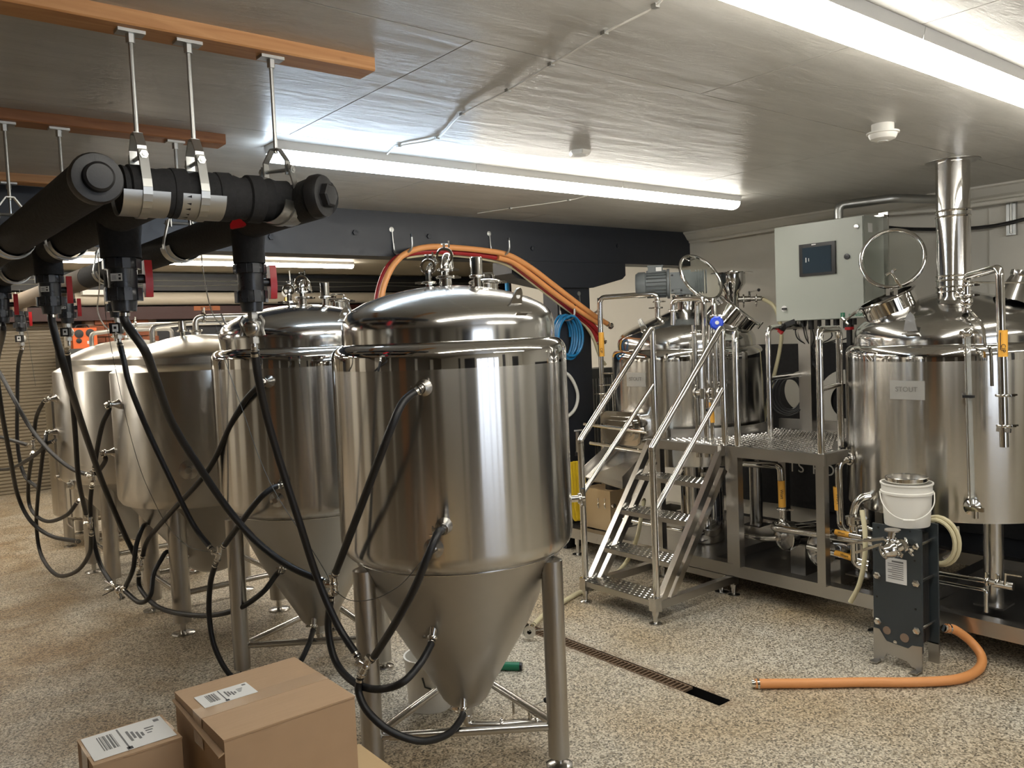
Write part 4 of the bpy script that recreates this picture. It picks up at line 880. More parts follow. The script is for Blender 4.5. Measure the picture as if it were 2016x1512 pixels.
def neck(t, c, n, R, h):
    n = Vector(n).normalized(); c = Vector(c)
    o = MB().lathe([(R*.94, -.10), (R*.94, h-.01), (R*1.0, h-.006), (R*1.03, h), (R*1.0, h+.006), (R*.90, h+.004), (R*.90, -.10)], 56, c, n).build('manway_neck', M['polish'], t)
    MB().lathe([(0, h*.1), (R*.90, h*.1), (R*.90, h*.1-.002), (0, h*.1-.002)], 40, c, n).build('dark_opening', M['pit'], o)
    return o
def tclamp(par, p, d, L=.09):
    d = Vector(d).normalized(); o = MB().cyl(p, Vector(p)+d*L, .006, n=10).cyl(Vector(p)+d*L*.3, Vector(p)+d*L*.55, .010, n=10).build('swing_bolt', M['chrome'], par)
    u, v, a = frame(d); q = Vector(p)+d*L
    MB().cyl(q-u*.028, q+u*.028, .008, n=10).cyl(q-v*.028, q+v*.028, .008, n=10).build('hand_knob', M['chrome'], o)
kn = V(-.213, .247, 1.70); kd = (-.27, .26, .92)
nk = neck(kt, kn, kd, .155, .085)
cN = kn+Vector(kd).normalized()*.085
tclamp(nk, aX(1775, 566, 4.45)-KC, (-.3, .35, .75), .10); tclamp(nk, aX(1694, 607, 4.62)-KC, (-.25, .55, -.5), .11)
lid(aX(1757, 509, 4.62), (-.92, -.33, .22), .170, 'open round glass lid standing on the kettle manway', False, (0, 0, 1))
# --- kettle wash arm, sight tube, thermowell, cone lamp
ca = MB().tube(bend([aX(1977, 880, 4.21)-KC, aX(1968, 527, 4.21)-KC, aX(1902, 545, 4.42)-KC, aX(1902, 615, 4.42)-KC], .035), .019, 14).build('wash_arm', M['chrome'], kt)
for x, y, X in ((1902, 562, 4.42), (1902, 582, 4.42)): clamp(aX(x, y, X)-KC, V(0, 0, 1), .034, ca, side=V(.4, -.9, 0))
MB().sph(aX(1893, 578, 4.42)-KC, .03).sph(aX(1903, 595, 4.42)-KC, .032).build('spray_valve', M['chrome'], ca)
for x, y in ((1975, 778), (1977, 838)): clamp(aX(x, y, 4.21)-KC, V(0, 0, 1), .032, ca, side=V(.4, -.9, 0))
MB().cyl(aX(1977, 838, 4.21)-KC, aX(1977, 852, 4.21)-KC, .016, n=12).bar(aX(1962, 845, 4.20)-KC, aX(1990, 848, 4.20)-KC, .012, .02).build('tap', M['chrome'], ca)
p = aX(1974, 676, 4.19)-KC
lb = MB().lathe([(.0205, -.062), (.0212, -.062), (.0212, .062), (.0205, .062), (.0205, -.062)], 16, aX(1974, 676, 4.21)-KC).build('pipe_marker', M['tag'], ca)
text('CIP', .027, p+V(-.004, -.0035, -.022), (0, 0, -1), (.4, -.9, 0), M['ink'], lb); MB().box(p+V(-.004, .008, .01), (.002, .003, .08)).build('arrow_print', M['ink'], lb, 0)
st0, st1 = aX(1905, 655, 4.275)-KC, aX(1915, 1000, 4.275)-KC
so = MB().cyl(st0, st1, .012, n=14).build('sight_tube', M['tubeglass'], kt)
MB().tube([st0+V(-.012, .006, 0), st1+V(-.012, .006, 0)], .004, 8).build('sight_rod', M['chrome'], so); MB().sph(st0, .024).cyl(st0+V(-.03, .02, 0), st0+V(.05, -.02, 0), .011, n=10).build('sight_cock', M['chrome'], so)
MB().lathe([(0, 0), (.04, 0), (.04, .012), (.02, .02), (.018, .05), (0, .05)], 20, st1+V(.02, .01, 0), (-.88, -.48, 0)).build('sight_base', M['chrome'], so); MB().cyl(st1+V(-.02, -.02, 0), st1+V(-.02, -.02, -.045), .014, n=12).bar(st1+V(-.03, .02, 0), st1+V(-.02, -.06, 0), .016, .02).build('drain_cock', M['chrome'], so)
MB().box((st0+st1)/2+V(-.015, 0, .12), (.02, .05, .012)).build('float_marker', M['blackplastic'], so, 0)
MB().tube(spl([aX(1898, 600, 4.42)-KC, aX(1918, 620, 4.35)-KC, aX(1935, 645, 4.29)-KC, aX(1940, 680, 4.245)-KC, aX(1950, 690, 4.235)-KC, aX(1953, 760, 4.235)-KC], 6), .008, 8).build('condensate_tube', M['chrome'], kt)
MB().lathe([(0, -.02), (.085, -.01), (.045, .12), (.05, .13), (.05, .15), (0, .15)], 28, aX(1992, 590, 4.75)-KC, (.25, -.25, 1)).build('vent_cone', M['dome'], kt)
MB().cyl(aX(1900, 556, 4.42)-KC, aX(2016, 556, 4.30)-KC+V(.1, -.25, -.02), .005, n=8).build('spreader_rod', M['chrome'], kt)
for p_, d_ in ((aX(1793, 640, 4.27)-KC, (-1, -.1, .5)),):
    lg = MB().prism([p_+V(0, a_, b_) for a_, b_ in ((-.035, -.03), (.035, -.03), (.02, .045), (0, .065), (-.02, .045))], (-.007, 0, .002)).build('lifting_lug', M['frame'], kt)
    MB().box(p_+V(.0, 0, -.045), (.05, .075, .008)).build('lug_pad', M['satin'], lg, 0)
# --- mash tun fittings
md = Vector((.40, -.52, .76)); mn = V(.094, -.272, 1.66)
nk = neck(mt, mn, md, .175, .15); tclamp(nk, aX(1465, 618, 4.78)-MC, (.45, -.6, -.6), .13)
lid(aX(1380, 546, 4.52), -_f*.74+(R_+U_)*.47, .178, 'open round glass lid with wire handle over the mash tun', True, (-.3, .3, 1))
mo = thing('mixer_motor', 'grey geared motor lying on top of the mash tun', 'motor', tuple(MC+V(0, 0, 1.78)))
zc_ = 1.985; cM = V(4.80, 3.93, zc_); ld = V(-.634, .774, 0)
MB().lathe([(0, 1.77), (.085, 1.77), (.085, 1.885), (.09, 1.887), (.09, 1.895), (0, 1.895)], 36, (4.80, 3.93, 0)).build('stand', M['polish'], mo)
mrot = Matrix((ld, V(0, 0, 1).cross(ld), V(0, 0, 1))).transposed()
gb = MB().box(cM+ld*.045, (.10, .135, .15), mrot).box(cM-ld*.02, (.06, .15, .17), mrot).box(cM-ld*.09, (.10, .12, .14), mrot).box(cM+V(0, 0, -.07), (.13, .12, .05), mrot).build('gearbox', M['motor'], mo, 0)
for a_, b_ in ((.08, .055), (.08, -.055), (-.035, .068), (-.035, -.068), (.02, .055), (.02, -.055)): MB().lathe([(0, 0), (.008, 0), (.008, .006), (0, .007)], 6, cM+ld*a_+V(0, 0, b_)+V(-.774, -.634, 0)*.066, (-.774, -.634, 0)).build('gearbox_bolt', M['blackplastic'], gb, 20)
MB().box(cM+ld*.045+V(-.774, -.634, 0)*.069, (.05, .006, .09), mrot).build('cover_plate', M['motor'], gb, 0)
for i in range(5): MB().box(cM-ld*(.085+.018*i), (.006, .145, .165), mrot).build('gearbox_rib', M['motor'], gb, 0)
MB().lathe([(0, .10), (.108, .10), (.108, .118), (.088, .122), (.086, .27), (.094, .275), (.094, .325), (.08, .345), (0, .35)], 32, cM+V(0, 0, -.002), ld).build('motor_body', M['motor'], mo)
for i in range(22):
    a = 2*PI*i/22; nrm = V(0, 0, 1)*math.cos(a)+V(.774, .634, 0)*math.sin(a)
    MB().box(cM+ld*.195+nrm*.09, (.14, .005, .02), Matrix((ld, nrm.cross(ld), nrm)).transposed()).build('cooling_fin', M['motor'], mo, 0)
tb = MB().box(cM+ld*.2+V(0, 0, .105), (.105, .085, .045), mrot).box(cM+ld*.2+V(0, 0, .13), (.115, .095, .008), mrot).build('terminal_box', M['motor'], mo, 0)
MB().box(cM+ld*.175+V(0, 0, .105)+V(-.774, -.634, 0)*.0445, (.04, .002, .028), mrot).build('rating_plate', M['label'], tb, 0)
# grist hydrator behind
hy = thing('grist_hydrator', 'stainless funnel with flat rim plate behind the mash tun lid', 'funnel', (5.18, 3.62, 1.60))
hc = aX(1441, 590, 5.12)
MB().lathe([(0, -.35), (.05, -.35), (.05, .0), (.055, .02), (.055, .05), (.10, .115), (.10, .185), (.155, .19), (.155, .195), (0, .20)], 36, (hc.x, hc.y, hc.z)).lathe([(0, .2), (.03, .2), (.03, .21), (0, .212)], 16, hc).build('hopper', M['polish'], hy)
hv = MB().cyl(hc, hc+V(.08, -.105, -.0), .022, n=14).cyl(hc+V(.07, -.095, 0), hc+V(.13, -.165, 0), .016, n=12).cyl(hc+V(.075, -.1, 0), hc+V(.075, -.1, .055), .009, n=10).cyl(hc+V(.075, -.1, .05), hc+V(.11, -.15, .06), .004, n=8).build('inlet_valve', M['chrome'], hy); MB().sph(hc+V(.113, -.153, .061), .012).build('lever_knob', M['blackplastic'], hy)
clamp(hc+V(.105, -.135, 0), V(.62, -.78, 0), .032, hv, side=V(0, 0, -1)); clamp(hc+V(.05, -.065, 0), V(.62, -.78, 0), .036, hv, side=V(0, 0, -1))
hose([hc+V(.13, -.165, 0), (1525, 605, 5.22), (1538, 650, 5.24), (1535, 690, 5.24), (1525, 735, 5.22), (1512, 790, 5.20), (1500, 850, 5.18)], 'milky hose drooping from the hydrator in front of the white wall', .014, 'clear', name='milky_hose', group=None)
# wash pipe on the left of the mash tun
wpX = 4.42
wp = thing('wash_pipe', 'upright polished pipe with yellow marker left of the mash tun', 'pipe', tuple(aX(1190, 1010, wpX)))
q0 = aX(1189, 985, wpX); q1 = aX(1181, 586, wpX); q2 = aX(1294, 578, 4.62); q3 = aX(1295, 625, 4.62)
MB().tube(bend([q0, q1, q2, q3], .045), .019, 14).build('pipe', M['chrome'], wp)
clamp(aX(1294, 594, 4.62), V(0, 0, 1), .032, wp, side=V(.6, -.78, 0)); clamp(aX(1295, 606, 4.62), V(0, 0, 1), .036, wp, side=V(-.6, .78, 0)); clamp(aX(1187, 758, wpX), V(0, 0, 1), .036, wp, side=V(.6, -.78, 0)); clamp(aX(1187, 775, wpX), V(0, 0, 1), .034, wp, side=V(-.6, .78, 0))
MB().cyl(aX(1186, 735, wpX), aX(1206, 735, wpX+.08), .006, n=8).build('stay', M['chrome'], wp)
lb = MB().lathe([(.0200, -.09), (.0208, -.09), (.0208, .09), (.0200, .09), (.02, -.09)], 16, aX(1184, 678, wpX)).build('pipe_marker', M['tag'], wp)
text('CIP', .026, aX(1184, 690, wpX-.024), (0, 0, -1), (.63, -.77, 0), M['ink'], lb)
# side manway and chute
md_ = thing('spent_grain_door', 'rounded stainless discharge door clamped on the mash tun side', 'door', (4.2, 3.98, .82))
yc, zc2 = 3.985, .985
def rrect(x, hy_, hz_, r_, n=5):
    out = []
    for sy, sz, a in ((1, 1, 0), (-1, 1, 90), (-1, -1, 180), (1, -1, 270)):
        for i in range(n+1):
            t_ = math.radians(a+90*i/n); out.append(V(x, yc+sy*(hy_-r_)+r_*math.cos(t_), zc2+sz*(hz_-r_)+r_*math.sin(t_)))
    return out
MB().prism(rrect(4.36, .17, .105, .06), (-.19, 0, 0)).build('collar', M['polish'], md_, 30)
MB().prism(rrect(4.17, .185, .115, .065), (-.022, 0, 0)).build('door_rim', M['polish'], md_, 30)
MB().prism(rrect(4.148, .15, .08, .05), (-.02, 0, 0)).prism(rrect(4.128, .12, .055, .035), (-.012, 0, 0)).build('door_plate', M['polish'], md_, 30)
for zz in (zc2+.005,):
    MB().tube([(4.105, 3.70, zz-.01), (4.105, 4.30, zz+.01)], .011, 10).build('cross_bar', M['chrome'], md_)
MB().tube([(4.14, 3.76, .845), (4.14, 4.28, .862)], .012, 10).build('lower_bar', M['chrome'], md_)
MB().cyl((4.11, 3.72, zc2), (4.06, 3.70, zc2+.02), .008, n=10).sph((4.06, 3.70, zc2+.02), .014).build('clamp_knob', M['chrome'], md_)
ch = thing('discharge_chute', 'folded sheet steel chute below the mash tun door', 'chute', (4.1, 4.0, .62))
MB().prism([(4.30, 3.80, .84), (4.30, 4.17, .84), (4.02, 4.22, .64), (4.02, 3.86, .60)], (0, 0, -.006)).build('floor_sheet', M['satin'], ch, 0)
MB().prism([(4.30, 3.80, .84), (4.02, 3.86, .60), (4.02, 3.86, .68), (4.30, 3.80, .90)], (0, .004, 0)).prism([(4.30, 4.17, .84), (4.02, 4.22, .64), (4.02, 4.22, .72), (4.30, 4.17, .90)], (0, .004, 0)).prism([(4.30, 3.80, .84), (4.30, 4.17, .84), (4.30, 4.17, .90), (4.30, 3.80, .90)], (.004, 0, 0)).build('side_sheet', M['satin'], ch, 0)
# lamp on the dome
lp = thing('sight_lamp', 'small glass sight lamp on the mash tun dome', 'lamp', tuple(aX(1268, 660, 4.40)))
c = aX(1268, 655, 4.40); MB().cyl(c, c+V(-.03, -.02, .035), .025, .022, n=18).build('base', M['chrome'], lp); MB().cyl(c+V(0, .0, .03), c+V(-.01, .03, .095), .022, .016, n=18).build('glass_bulb', M['tubeglass'], lp)
# pipes at the front of the mash tun
def ppipe(pxs, X, r, lab, name='process_pipe', cl=(), m='chrome', mark=None, fil=.035, grp='process pipes at the brewhouse'):
    pts = [aX(p[0], p[1], p[2] if len(p) > 2 else X) for p in pxs]
    q = bend(pts, fil); o = MB().tube(q, r, 14).solo(name, M[m], lab, 'pipe', grp)
    for c_ in cl:
        p = aX(c_[0], c_[1], c_[2] if len(c_) > 2 else X)
        i = min(range(len(q)-1), key=lambda k: (q[k]-p).length+(q[k+1]-p).length)
        d = (q[i+1]-q[i]).normalized(); clamp(p, d, r*1.75, o, side=V(.62, -.78, 0) if abs(d.z) > .7 else V(0, 0, 1))
    if mark:
        (x0, y0), (x1, y1), word = mark
        a, b = aX(x0, y0, X), aX(x1, y1, X); d = (b-a).normalized(); L = (b-a).length
        k = MB().lathe([(r*1.03, 0), (r*1.09, 0), (r*1.09, L), (r*1.03, L), (r*1.03, 0)], 16, a, d).build('pipe_marker', M['tag'], o)
        cpt = (a+b)/2; tocam = (O_-cpt); tocam = (tocam-d*tocam.dot(d)).normalized()
        if word: text(word, r*1.25, cpt+tocam*(r*1.09+.0012), d, tocam.cross(d), M['ink'], k)
    return o
ppipe([(1392, 900), (1386, 587), (1325, 590), (1325, 640)], 4.24, .017, 'tall polished pipe bent over the mash tun dome', cl=((1325, 612), (1389, 770)), fil=.04)
ppipe([(1412, 760), (1405, 590), (1372, 592, 4.32), (1372, 640, 4.32)], 4.22, .015, 'second polished pipe bent behind the blue wheel', cl=((1406, 622),))
ppipe([(1404, 920), (1398, 640)], 4.20, .013, 'thin upright pipe with yellow marker behind the stair rail', cl=((1401, 770), (1402, 785)), mark=((1400, 792), (1403, 832), ''))
ppipe([(1376, 900), (1366, 640)], 4.28, .017, 'upright pipe left of the thin marked pipe', cl=((1368, 655),))
ppipe([(1424, 830), (1420, 690)], 4.22, .012, 'short upright pipe beside the deck edge')
vv = thing('manifold_valve', 'cluster of clamped valves in front of the mash tun', 'valve', tuple(aX(1395, 790, 4.2)))
MB().cyl(aX(1368, 773, 4.2), aX(1418, 773, 4.2), .02, n=14).cyl(aX(1385, 765, 4.19), aX(1386, 785, 4.19), .026, n=14).cyl(aX(1408, 763, 4.19), aX(1409, 783, 4.19), .024, n=14).build('body', M['chrome'], vv)
MB().cyl(aX(1392, 775, 4.17), aX(1393, 805, 4.17), .005, n=8).build('lever', M['chrome'], vv); MB().sph(aX(1393, 807, 4.17), .013).build('lever_knob', M['blackplastic'], vv)
for x in (1370, 1398, 1416): clamp(aX(x, 773, 4.2), V(.2, -1, 0), .032, vv, side=V(0, 0, 1))
bw = thing('hand_wheel_valve', 'valve with bright blue hand wheel above the stair rail', 'valve', tuple(aX(1408, 650, 4.2)))
c = aX(1411, 636, 4.16); MB().lathe([(0, -.02), (.034, -.016), (.042, -.008), (.042, .008), (.034, .016), (0, .02)], 10, c, (-.7, -.65, .1)).build('hand_wheel', M['blueplastic'], bw, 25)
MB().lathe([(0, .016), (.012, .016), (.012, .024), (0, .026)], 12, c, (-.7, -.65, .1)).build('hub', M['label'], bw); MB().cyl(c+V(.02, .02, 0), c+V(.09, .09, -.01), .014, n=12).sph(c+V(.06, .05, -.005), .026).build('stem', M['chrome'], bw)
# ---------------------------------------------------------------- platform
pf = thing('work_platform', 'stainless work platform with dimpled deck between kettle and mash tun', 'platform', (4.55, 2.95, ZS))
arcM = [MC.xy.to_3d()+V(.585*math.cos(math.radians(a)), .585*math.sin(math.radians(a)), 0) for a in range(208, 292, 6)]
arcK = [KC.xy.to_3d()+V(.615*math.cos(math.radians(a)), .615*math.sin(math.radians(a)), 0) for a in range(66, 136, 6)]
poly = [V(4.13, 2.46, 0), V(4.13, 3.66, 0)]+arcM+[V(5.12, 3.37, 0), V(5.12, 2.60, 0)]+arcK
MB().prism([p+V(0, 0, ZD-.012) for p in poly], (0, 0, .008)).build('deck_plate', M['satin'], pf, 0)
# rims
beam((4.13, 2.44, ZD-.03), (4.13, 3.09, ZD-.03), .03, .065, 'edge_beam', pf); beam((4.13, 2.455, ZD-.03), (4.36, 2.455, ZD-.03), .03, .065, 'edge_beam', pf)
beam((5.12, 2.60, ZD+.0), (5.12, 3.37, ZD+.0), .03, .12, 'edge_beam', pf); beam((4.13, 3.08, ZD-.03), (4.13, 3.68, ZD-.03), .035, .055, 'edge_beam', pf)
MB().prism([MC.xy.to_3d()+V(r_*math.cos(math.radians(a)), r_*math.sin(math.radians(a)), ZD-.02) for r_, rng in ((.58, range(208, 293, 6)), (.572, range(292, 207, -6))) for a in rng], (0, 0, .07)).build('curved_rim', M['frame'], pf, 30)
dm = MB()
def inpoly(x, y):
    if (V(x, y, 0)-MC).length < .62 or (V(x, y, 0)-KC).length < .65: return False
    return 4.17 < x < 5.08 and 2.49 < y < 3.6
i = 0; y = 2.5
while y < 3.62:
    x = 4.18+(.022 if i % 2 else 0)
    while x < 5.08:
        if inpoly(x, y): dm.lathe([(.011, 0), (.008, .004), (0, .005)], 6, (x, y, ZD-.004))
        x += .044
    y += .034; i += 1
dm.build('deck_dimples', M['satin'], pf, kind='stuff')
for x, y in ((4.14, 2.47), (4.14, 3.03), (5.1, 2.64), (5.1, 3.33)): beam((x, y, ZS), (x, y, ZD-.06), .05, .05, 'leg', pf)
def rail(pts, r=.0195, nm='guard_rail', fil=.06): MB().tube(bend(pts, fil), r, 14).build(nm, M['chrome'], pf)
zr = 1.615
rail([(4.145, 2.475, ZD-.01), (4.145, 2.475, zr), (4.50, 2.56, zr), (4.50, 2.56, ZD-.01)]); rail([(4.145, 2.475, 1.29), (4.50, 2.56, 1.29)], .014, 'mid_rail', 0)
rail([(4.145, 3.02, ZD-.01), (4.145, 3.02, zr), (4.42, 3.20, zr)], .0195); rail([(4.145, 3.10, 1.30), (4.38, 3.25, 1.30)], .016, 'mid_rail', 0)
rail([(4.60, 3.10, ZD-.01), (4.60, 3.10, zr+.02), (5.03, 3.14, zr+.02)], .0175, fil=.05); rail([(4.60, 3.10, 1.31), (5.03, 3.14, 1.31)], .014, 'mid_rail', 0)
# ---------------------------------------------------------------- steps
sp_ = thing('steps', 'stainless steps with four dimpled treads and tube handrails', 'stairs', (3.8, 3.39, 0))
yl, yr = 3.672, 3.107
for y in (yl, yr):
    s_ = 1 if y == yl else -1
    beam((3.475, y, .075), (4.11, y, .93), .038, .045, 'stringer', sp_, 'satin'); beam((3.575, y-s_*.004, .085), (4.12, y-s_*.004, .79), .034, .04, 'rear_stringer', sp_, 'satin')
    beam((3.46, y, .105), (4.17, y, .105), .045, .045, 'base_rail', sp_); beam((4.185, y, .07), (4.185, y, .90), .045, .045, 'rear_post', sp_)
    MB().box((3.465, y, .115), (.05, .05, .075)).build('corner_block', M['satin'], sp_, 0)
    for x in (3.465, 4.185): MB().lathe([(0, 0), (.038, 0), (.038, .006), (.03, .010), (.014, .014), (.014, .05), (.02, .05), (.02, .085), (0, .085)], 18, (x, y, 0)).build('levelling_foot', M['satin'], sp_)
beam((4.085, yr, .915), (4.085, yl, .915), .045, .05, 'top_rail', sp_); beam((3.50, yr, .10), (3.50, yl, .10), .03, .03, 'base_tie', sp_)
beam((4.185, yr, .10), (4.185, yl, .10), .04, .04, 'rear_tie', sp_)
for x, z in ((3.455, .132), (3.62, .312), (3.785, .522), (3.945, .722)):
    tr = MB().b2((x, yr+.02, z-.028), (x+.003, yl-.02, z)).b2((x, yr+.02, z-.004), (x+.175, yl-.02, z)).b2((x+.172, yr+.02, z-.028), (x+.175, yl-.02, z)).build('tread', M['frame'], sp_, 0)
    dm = MB()
    for a in range(5):
        for b in range(13): dm.lathe([(.010, 0), (.007, .0025), (0, .0032)], 6, (x+.022+a*.034, yr+.05+b*.0385+(.018 if a % 2 else 0), z))
    dm.build('tread_dimples', M['chrome'], tr, kind='stuff')
for y, A, B, C_, D2, m0, m1 in ((yl, (1152, 1145), (1144, 866), (1280, 642), (1291, 862), (1149, 968), (1287, 757)), (yr, (1292, 1184), (1285, 881), (1417, 641), (1433, 884), (1290, 1004), (1428, 757))):
    P_ = [aY(a, b, y) for a, b in (A, B, C_, D2)]; P_[0].x = P_[1].x = (P_[0].x+P_[1].x)/2; P_[3].x = P_[2].x+.02; P_[2] = V(P_[3].x, y, P_[2].z)
    MB().tube(bend([P_[0], P_[1]], .0), .0195, 14).build('newel_post', M['chrome'], sp_)
    MB().tube(bend([P_[1]-V(0, 0, .02), P_[1], P_[2], P_[3]], .045), .0195, 14).build('handrail', M['chrome'], sp_)
    a, b = aY(*m0, y), aY(*m1, y); MB().tube([a, b], .0155, 14).build('mid_rail', M['chrome'], sp_)
# ---------------------------------------------------------------- control cabinet
cb = thing('control_cabinet', 'pale grey-green control cabinet with touch screen on a steel post', 'cabinet', (5.06, 3.0, ZD))
cx0, cy0, cy1, cz0, cz1 = 4.90, 2.618, 3.238, 1.672, 2.297
MB().b2((cx0+.012, cy0, cz0), (cx0+.25, cy1, cz1)).build('body', M['cabinet'], cb, 0)
MB().b2((cx0, cy0+.004, cz0+.004), (cx0+.012, cy1-.004, cz1-.004)).build('door', M['cabinet'], cb, 0)
c0 = aX(1609, 510, cx0-.005)
sc_ = MB().box(c0, (.012, .252, .205)).build('touch_screen', M['blackplastic'], cb, 0)
MB().box(c0+V(-.007, 0, -.004), (.003, .20, .165)).build('display', M['screen'], sc_, 0)
MB().box(c0+V(-.0085, .075, .0), (.001, .006, .03)).box(c0+V(-.0085, .055, .0), (.001, .004, .02)).build('glare_mark', M['label'], sc_, 0)
MB().box(c0+V(-.0065, .02, .094), (.001, .03, .006)).build('maker_mark', M['label'], sc_, 0)
for x, y, r_, m_ in ((1668, 505, .018, 'blackplastic'), (1687, 446, .014, 'satin')): MB().lathe([(0, 0), (r_, 0), (r_, .008), (0, .01)], 18, aX(x, y, cx0), (-1, 0, 0)).build('lock' if m_ == 'satin' else 'push_button', M[m_], cb)
kb_ = MB().lathe([(0, 0), (.02, 0), (.02, .004), (0, .005)], 18, aX(1544, 608, cx0), (-1, 0, 0)).build('rotary_switch', M['label'], cb); MB().box(aX(1544, 608, cx0-.012), (.02, .028, .012)).build('switch_knob', M['blackplastic'], kb_, 0)
lg_ = MB().box(aX(1659, 620, cx0-.002), (.004, .026, .028)).build('green_logo', M['green'], cb, 0); text('i', .028, aX(1659, 620, cx0-.006), (0, -1, 0), (0, 0, 1), M['label'], lg_)
text('revelation', .034, aX(1685, 619, cx0-.001)+V(0, -.02, 0), (0, -1, 0), (0, 0, 1), M['green'], cb)
MB().b2((cx0+.06, cy0-.002, cz1-.10), (cx0+.11, cy0, cz1-.045)).build('side_label', M['label'], cb, 0)
MB().b2((cx0+.25, cy0-.03, cz1-.6), (cx0+.262, cy0+.03, cz1+.03)).b2((cx0+.2, cy0-.03, cz1+.0), (cx0+.262, cy0+.03, cz1+.012)).build('mounting_flange', M['satin'], cb, 0)
MB().bar((5.055, 3.10, ZD-.003), (5.055, 3.10, cz0), .09, .09).build('post', M['frame'], cb, 0)
for i, y in enumerate((3.16, 3.10, 3.04, 2.98, 2.92, 2.86, 2.80, 2.74)): MB().cyl((5.0, y, cz0), (5.0, y, cz0-(.04 if i % 2 else .06)), .013+.003*(i % 3), n=10).build('cable_gland', M['blackplastic'], cb)
for i in range(7):
    y = 3.16-.06*i; MB().tube(spl([(5.0, y, cz0-.04), (5.0, y-.02, cz0-.12), (5.03, 3.04+.01*i, cz0-.2), (5.03, 3.03, cz0-.32)], 5), .0045, 6).build('control_wire', M['blackplastic'], cb)
es = thing('beacon', 'black and red beacon hanging below the cabinet', 'beacon', (5.0, 2.70, 1.5)); c = aX(1672, 640, 5.0)
MB().cyl(c+V(0, 0, .05), c+V(0, 0, -.012), .028, n=18).build('housing', M['blackplastic'], es); MB().cyl(c+V(0, 0, -.012), c+V(0, 0, -.03), .028, n=18).build('red_lens', M['red'], es); MB().cyl(c+V(0, 0, -.03), c+V(0, 0, -.13), .018, n=14).build('lower_body', M['blackplastic'], es)
tp = thing('spray_gun', 'black trigger gun resting on the platform rail', 'tool', tuple(aX(1535, 652, 4.75))); c = aX(1545, 640, 4.78)
MB().bar(c, aX(1537, 652, 4.75), .03, .03).bar(c, aX(1565, 632, 4.82), .028, .03).build('body', M['blackplastic'], tp, 0); MB().bar(aX(1533, 650, 4.74), aX(1540, 656, 4.74), .018, .02).build('nozzle', M['red'], tp, 0)
# coiled black cable on rail
c = aX(1556, 775, 5.0); u = V(.6, -.75, 0)
MB().tube([c+u*((.07+.0006*a)*math.cos(a*PI/12))+V(-.0004*a, 0, (.10+.0005*a)*math.sin(a*PI/12)) for a in range(97)], .006, 8).solo('coiled_cable', M['blackplastic'], 'black cable coil hanging at the rear platform rail', 'cable')
# ================================================================== LOWER PIPEWORK
GP = 'process pipes under the platform'
ppipe([(1450, 912), (1536, 917), (1542, 1028), (1522, 1034, 4.30), (1524, 1040, 4.22), (1720, 1068, 4.22)], 4.36, .020, 'pipe with upright yellow Wort marker under the platform, left one', cl=((1540, 1003),), mark=((1538, 946), (1540, 998), 'Wort'), grp=GP)
ppipe([(1690, 904, 4.42), (1650, 906), (1655, 1046), (1700, 1043, 4.40)], 4.30, .020, 'pipe with upright yellow Wort marker beside the kettle', cl=((1672, 903, 4.36),), mark=((1648, 958), (1651, 1004), 'Wort'), fil=.06, grp=GP)
ppipe([(1745, 972, 4.36), (1690, 980), (1680, 1010), (1684, 1112), (1712, 1118)], 4.24, .024, 'large bent outlet pipe left of the white bucket', cl=((1725, 974, 4.30), (1682, 1020), (1683, 1032)), fil=.08, grp=GP)
ppipe([(1590, 1076), (1712, 1108)], 4.24, .016, 'lowest pipe with yellow Wort marker above the skid', mark=((1645, 1089), (1686, 1101), 'Wort'), grp=GP)
ppipe([(1640, 1046), (1720, 1062)], 4.20, .014, 'level pipe with yellow Wort marker behind the heat exchanger', mark=((1645, 1047), (1673, 1053), 'Wort'), grp=GP)
ppipe([(1690, 1036), (1735, 1046)], 4.26, .014, 'short level pipe end behind the lever valve', grp=GP)
ppipe([(1440, 1050), (1500, 1061), (1530, 1060)], 4.26, .017, 'pump inlet pipe behind the platform leg', grp=GP)
ppipe([(1835, 1126), (1995, 1153)], 4.17, .013, 'upper level pipe right of the heat exchanger', cl=((1945, 1145), (1965, 1148)), grp=GP)
ppipe([(1835, 1142), (1942, 1162), (1942, 1205)], 4.17, .010, 'lower level pipe right of the heat exchanger', fil=.02, grp=GP)
ppipe([(1884, 1035), (1886, 1085), (1860, 1100)], 4.75, .016, 'drain pipe below the kettle', grp=GP)
tv = thing('drain_valve', 'small lever valve at the right end of the level pipe', 'valve', tuple(aX(1975, 1155, 4.15))); MB().cyl(aX(1960, 1150, 4.16), aX(1995, 1156, 4.16), .016, n=12).cyl(aX(1978, 1152, 4.15), aX(1979, 1128, 4.15), .006, n=8).bar(aX(1979, 1130, 4.15), aX(2012, 1135, 4.15), .008, .006).build('body', M['chrome'], tv)
lv2 = thing('lever_valve', 'valve with black ball lever on the large bent outlet pipe', 'valve', tuple(aX(1690, 1030, 4.2)))
MB().cyl(aX(1680, 1016, 4.22), aX(1681, 1030, 4.22), .042, n=18).cyl(aX(1683, 1022, 4.2), aX(1704, 1021, 4.17), .012, n=12).cyl(aX(1700, 1021, 4.17), aX(1700, 1055, 4.17), .005, n=8).build('body', M['chrome'], lv2); MB().sph(aX(1700, 1057, 4.17), .014).build('lever_knob', M['blackplastic'], lv2)
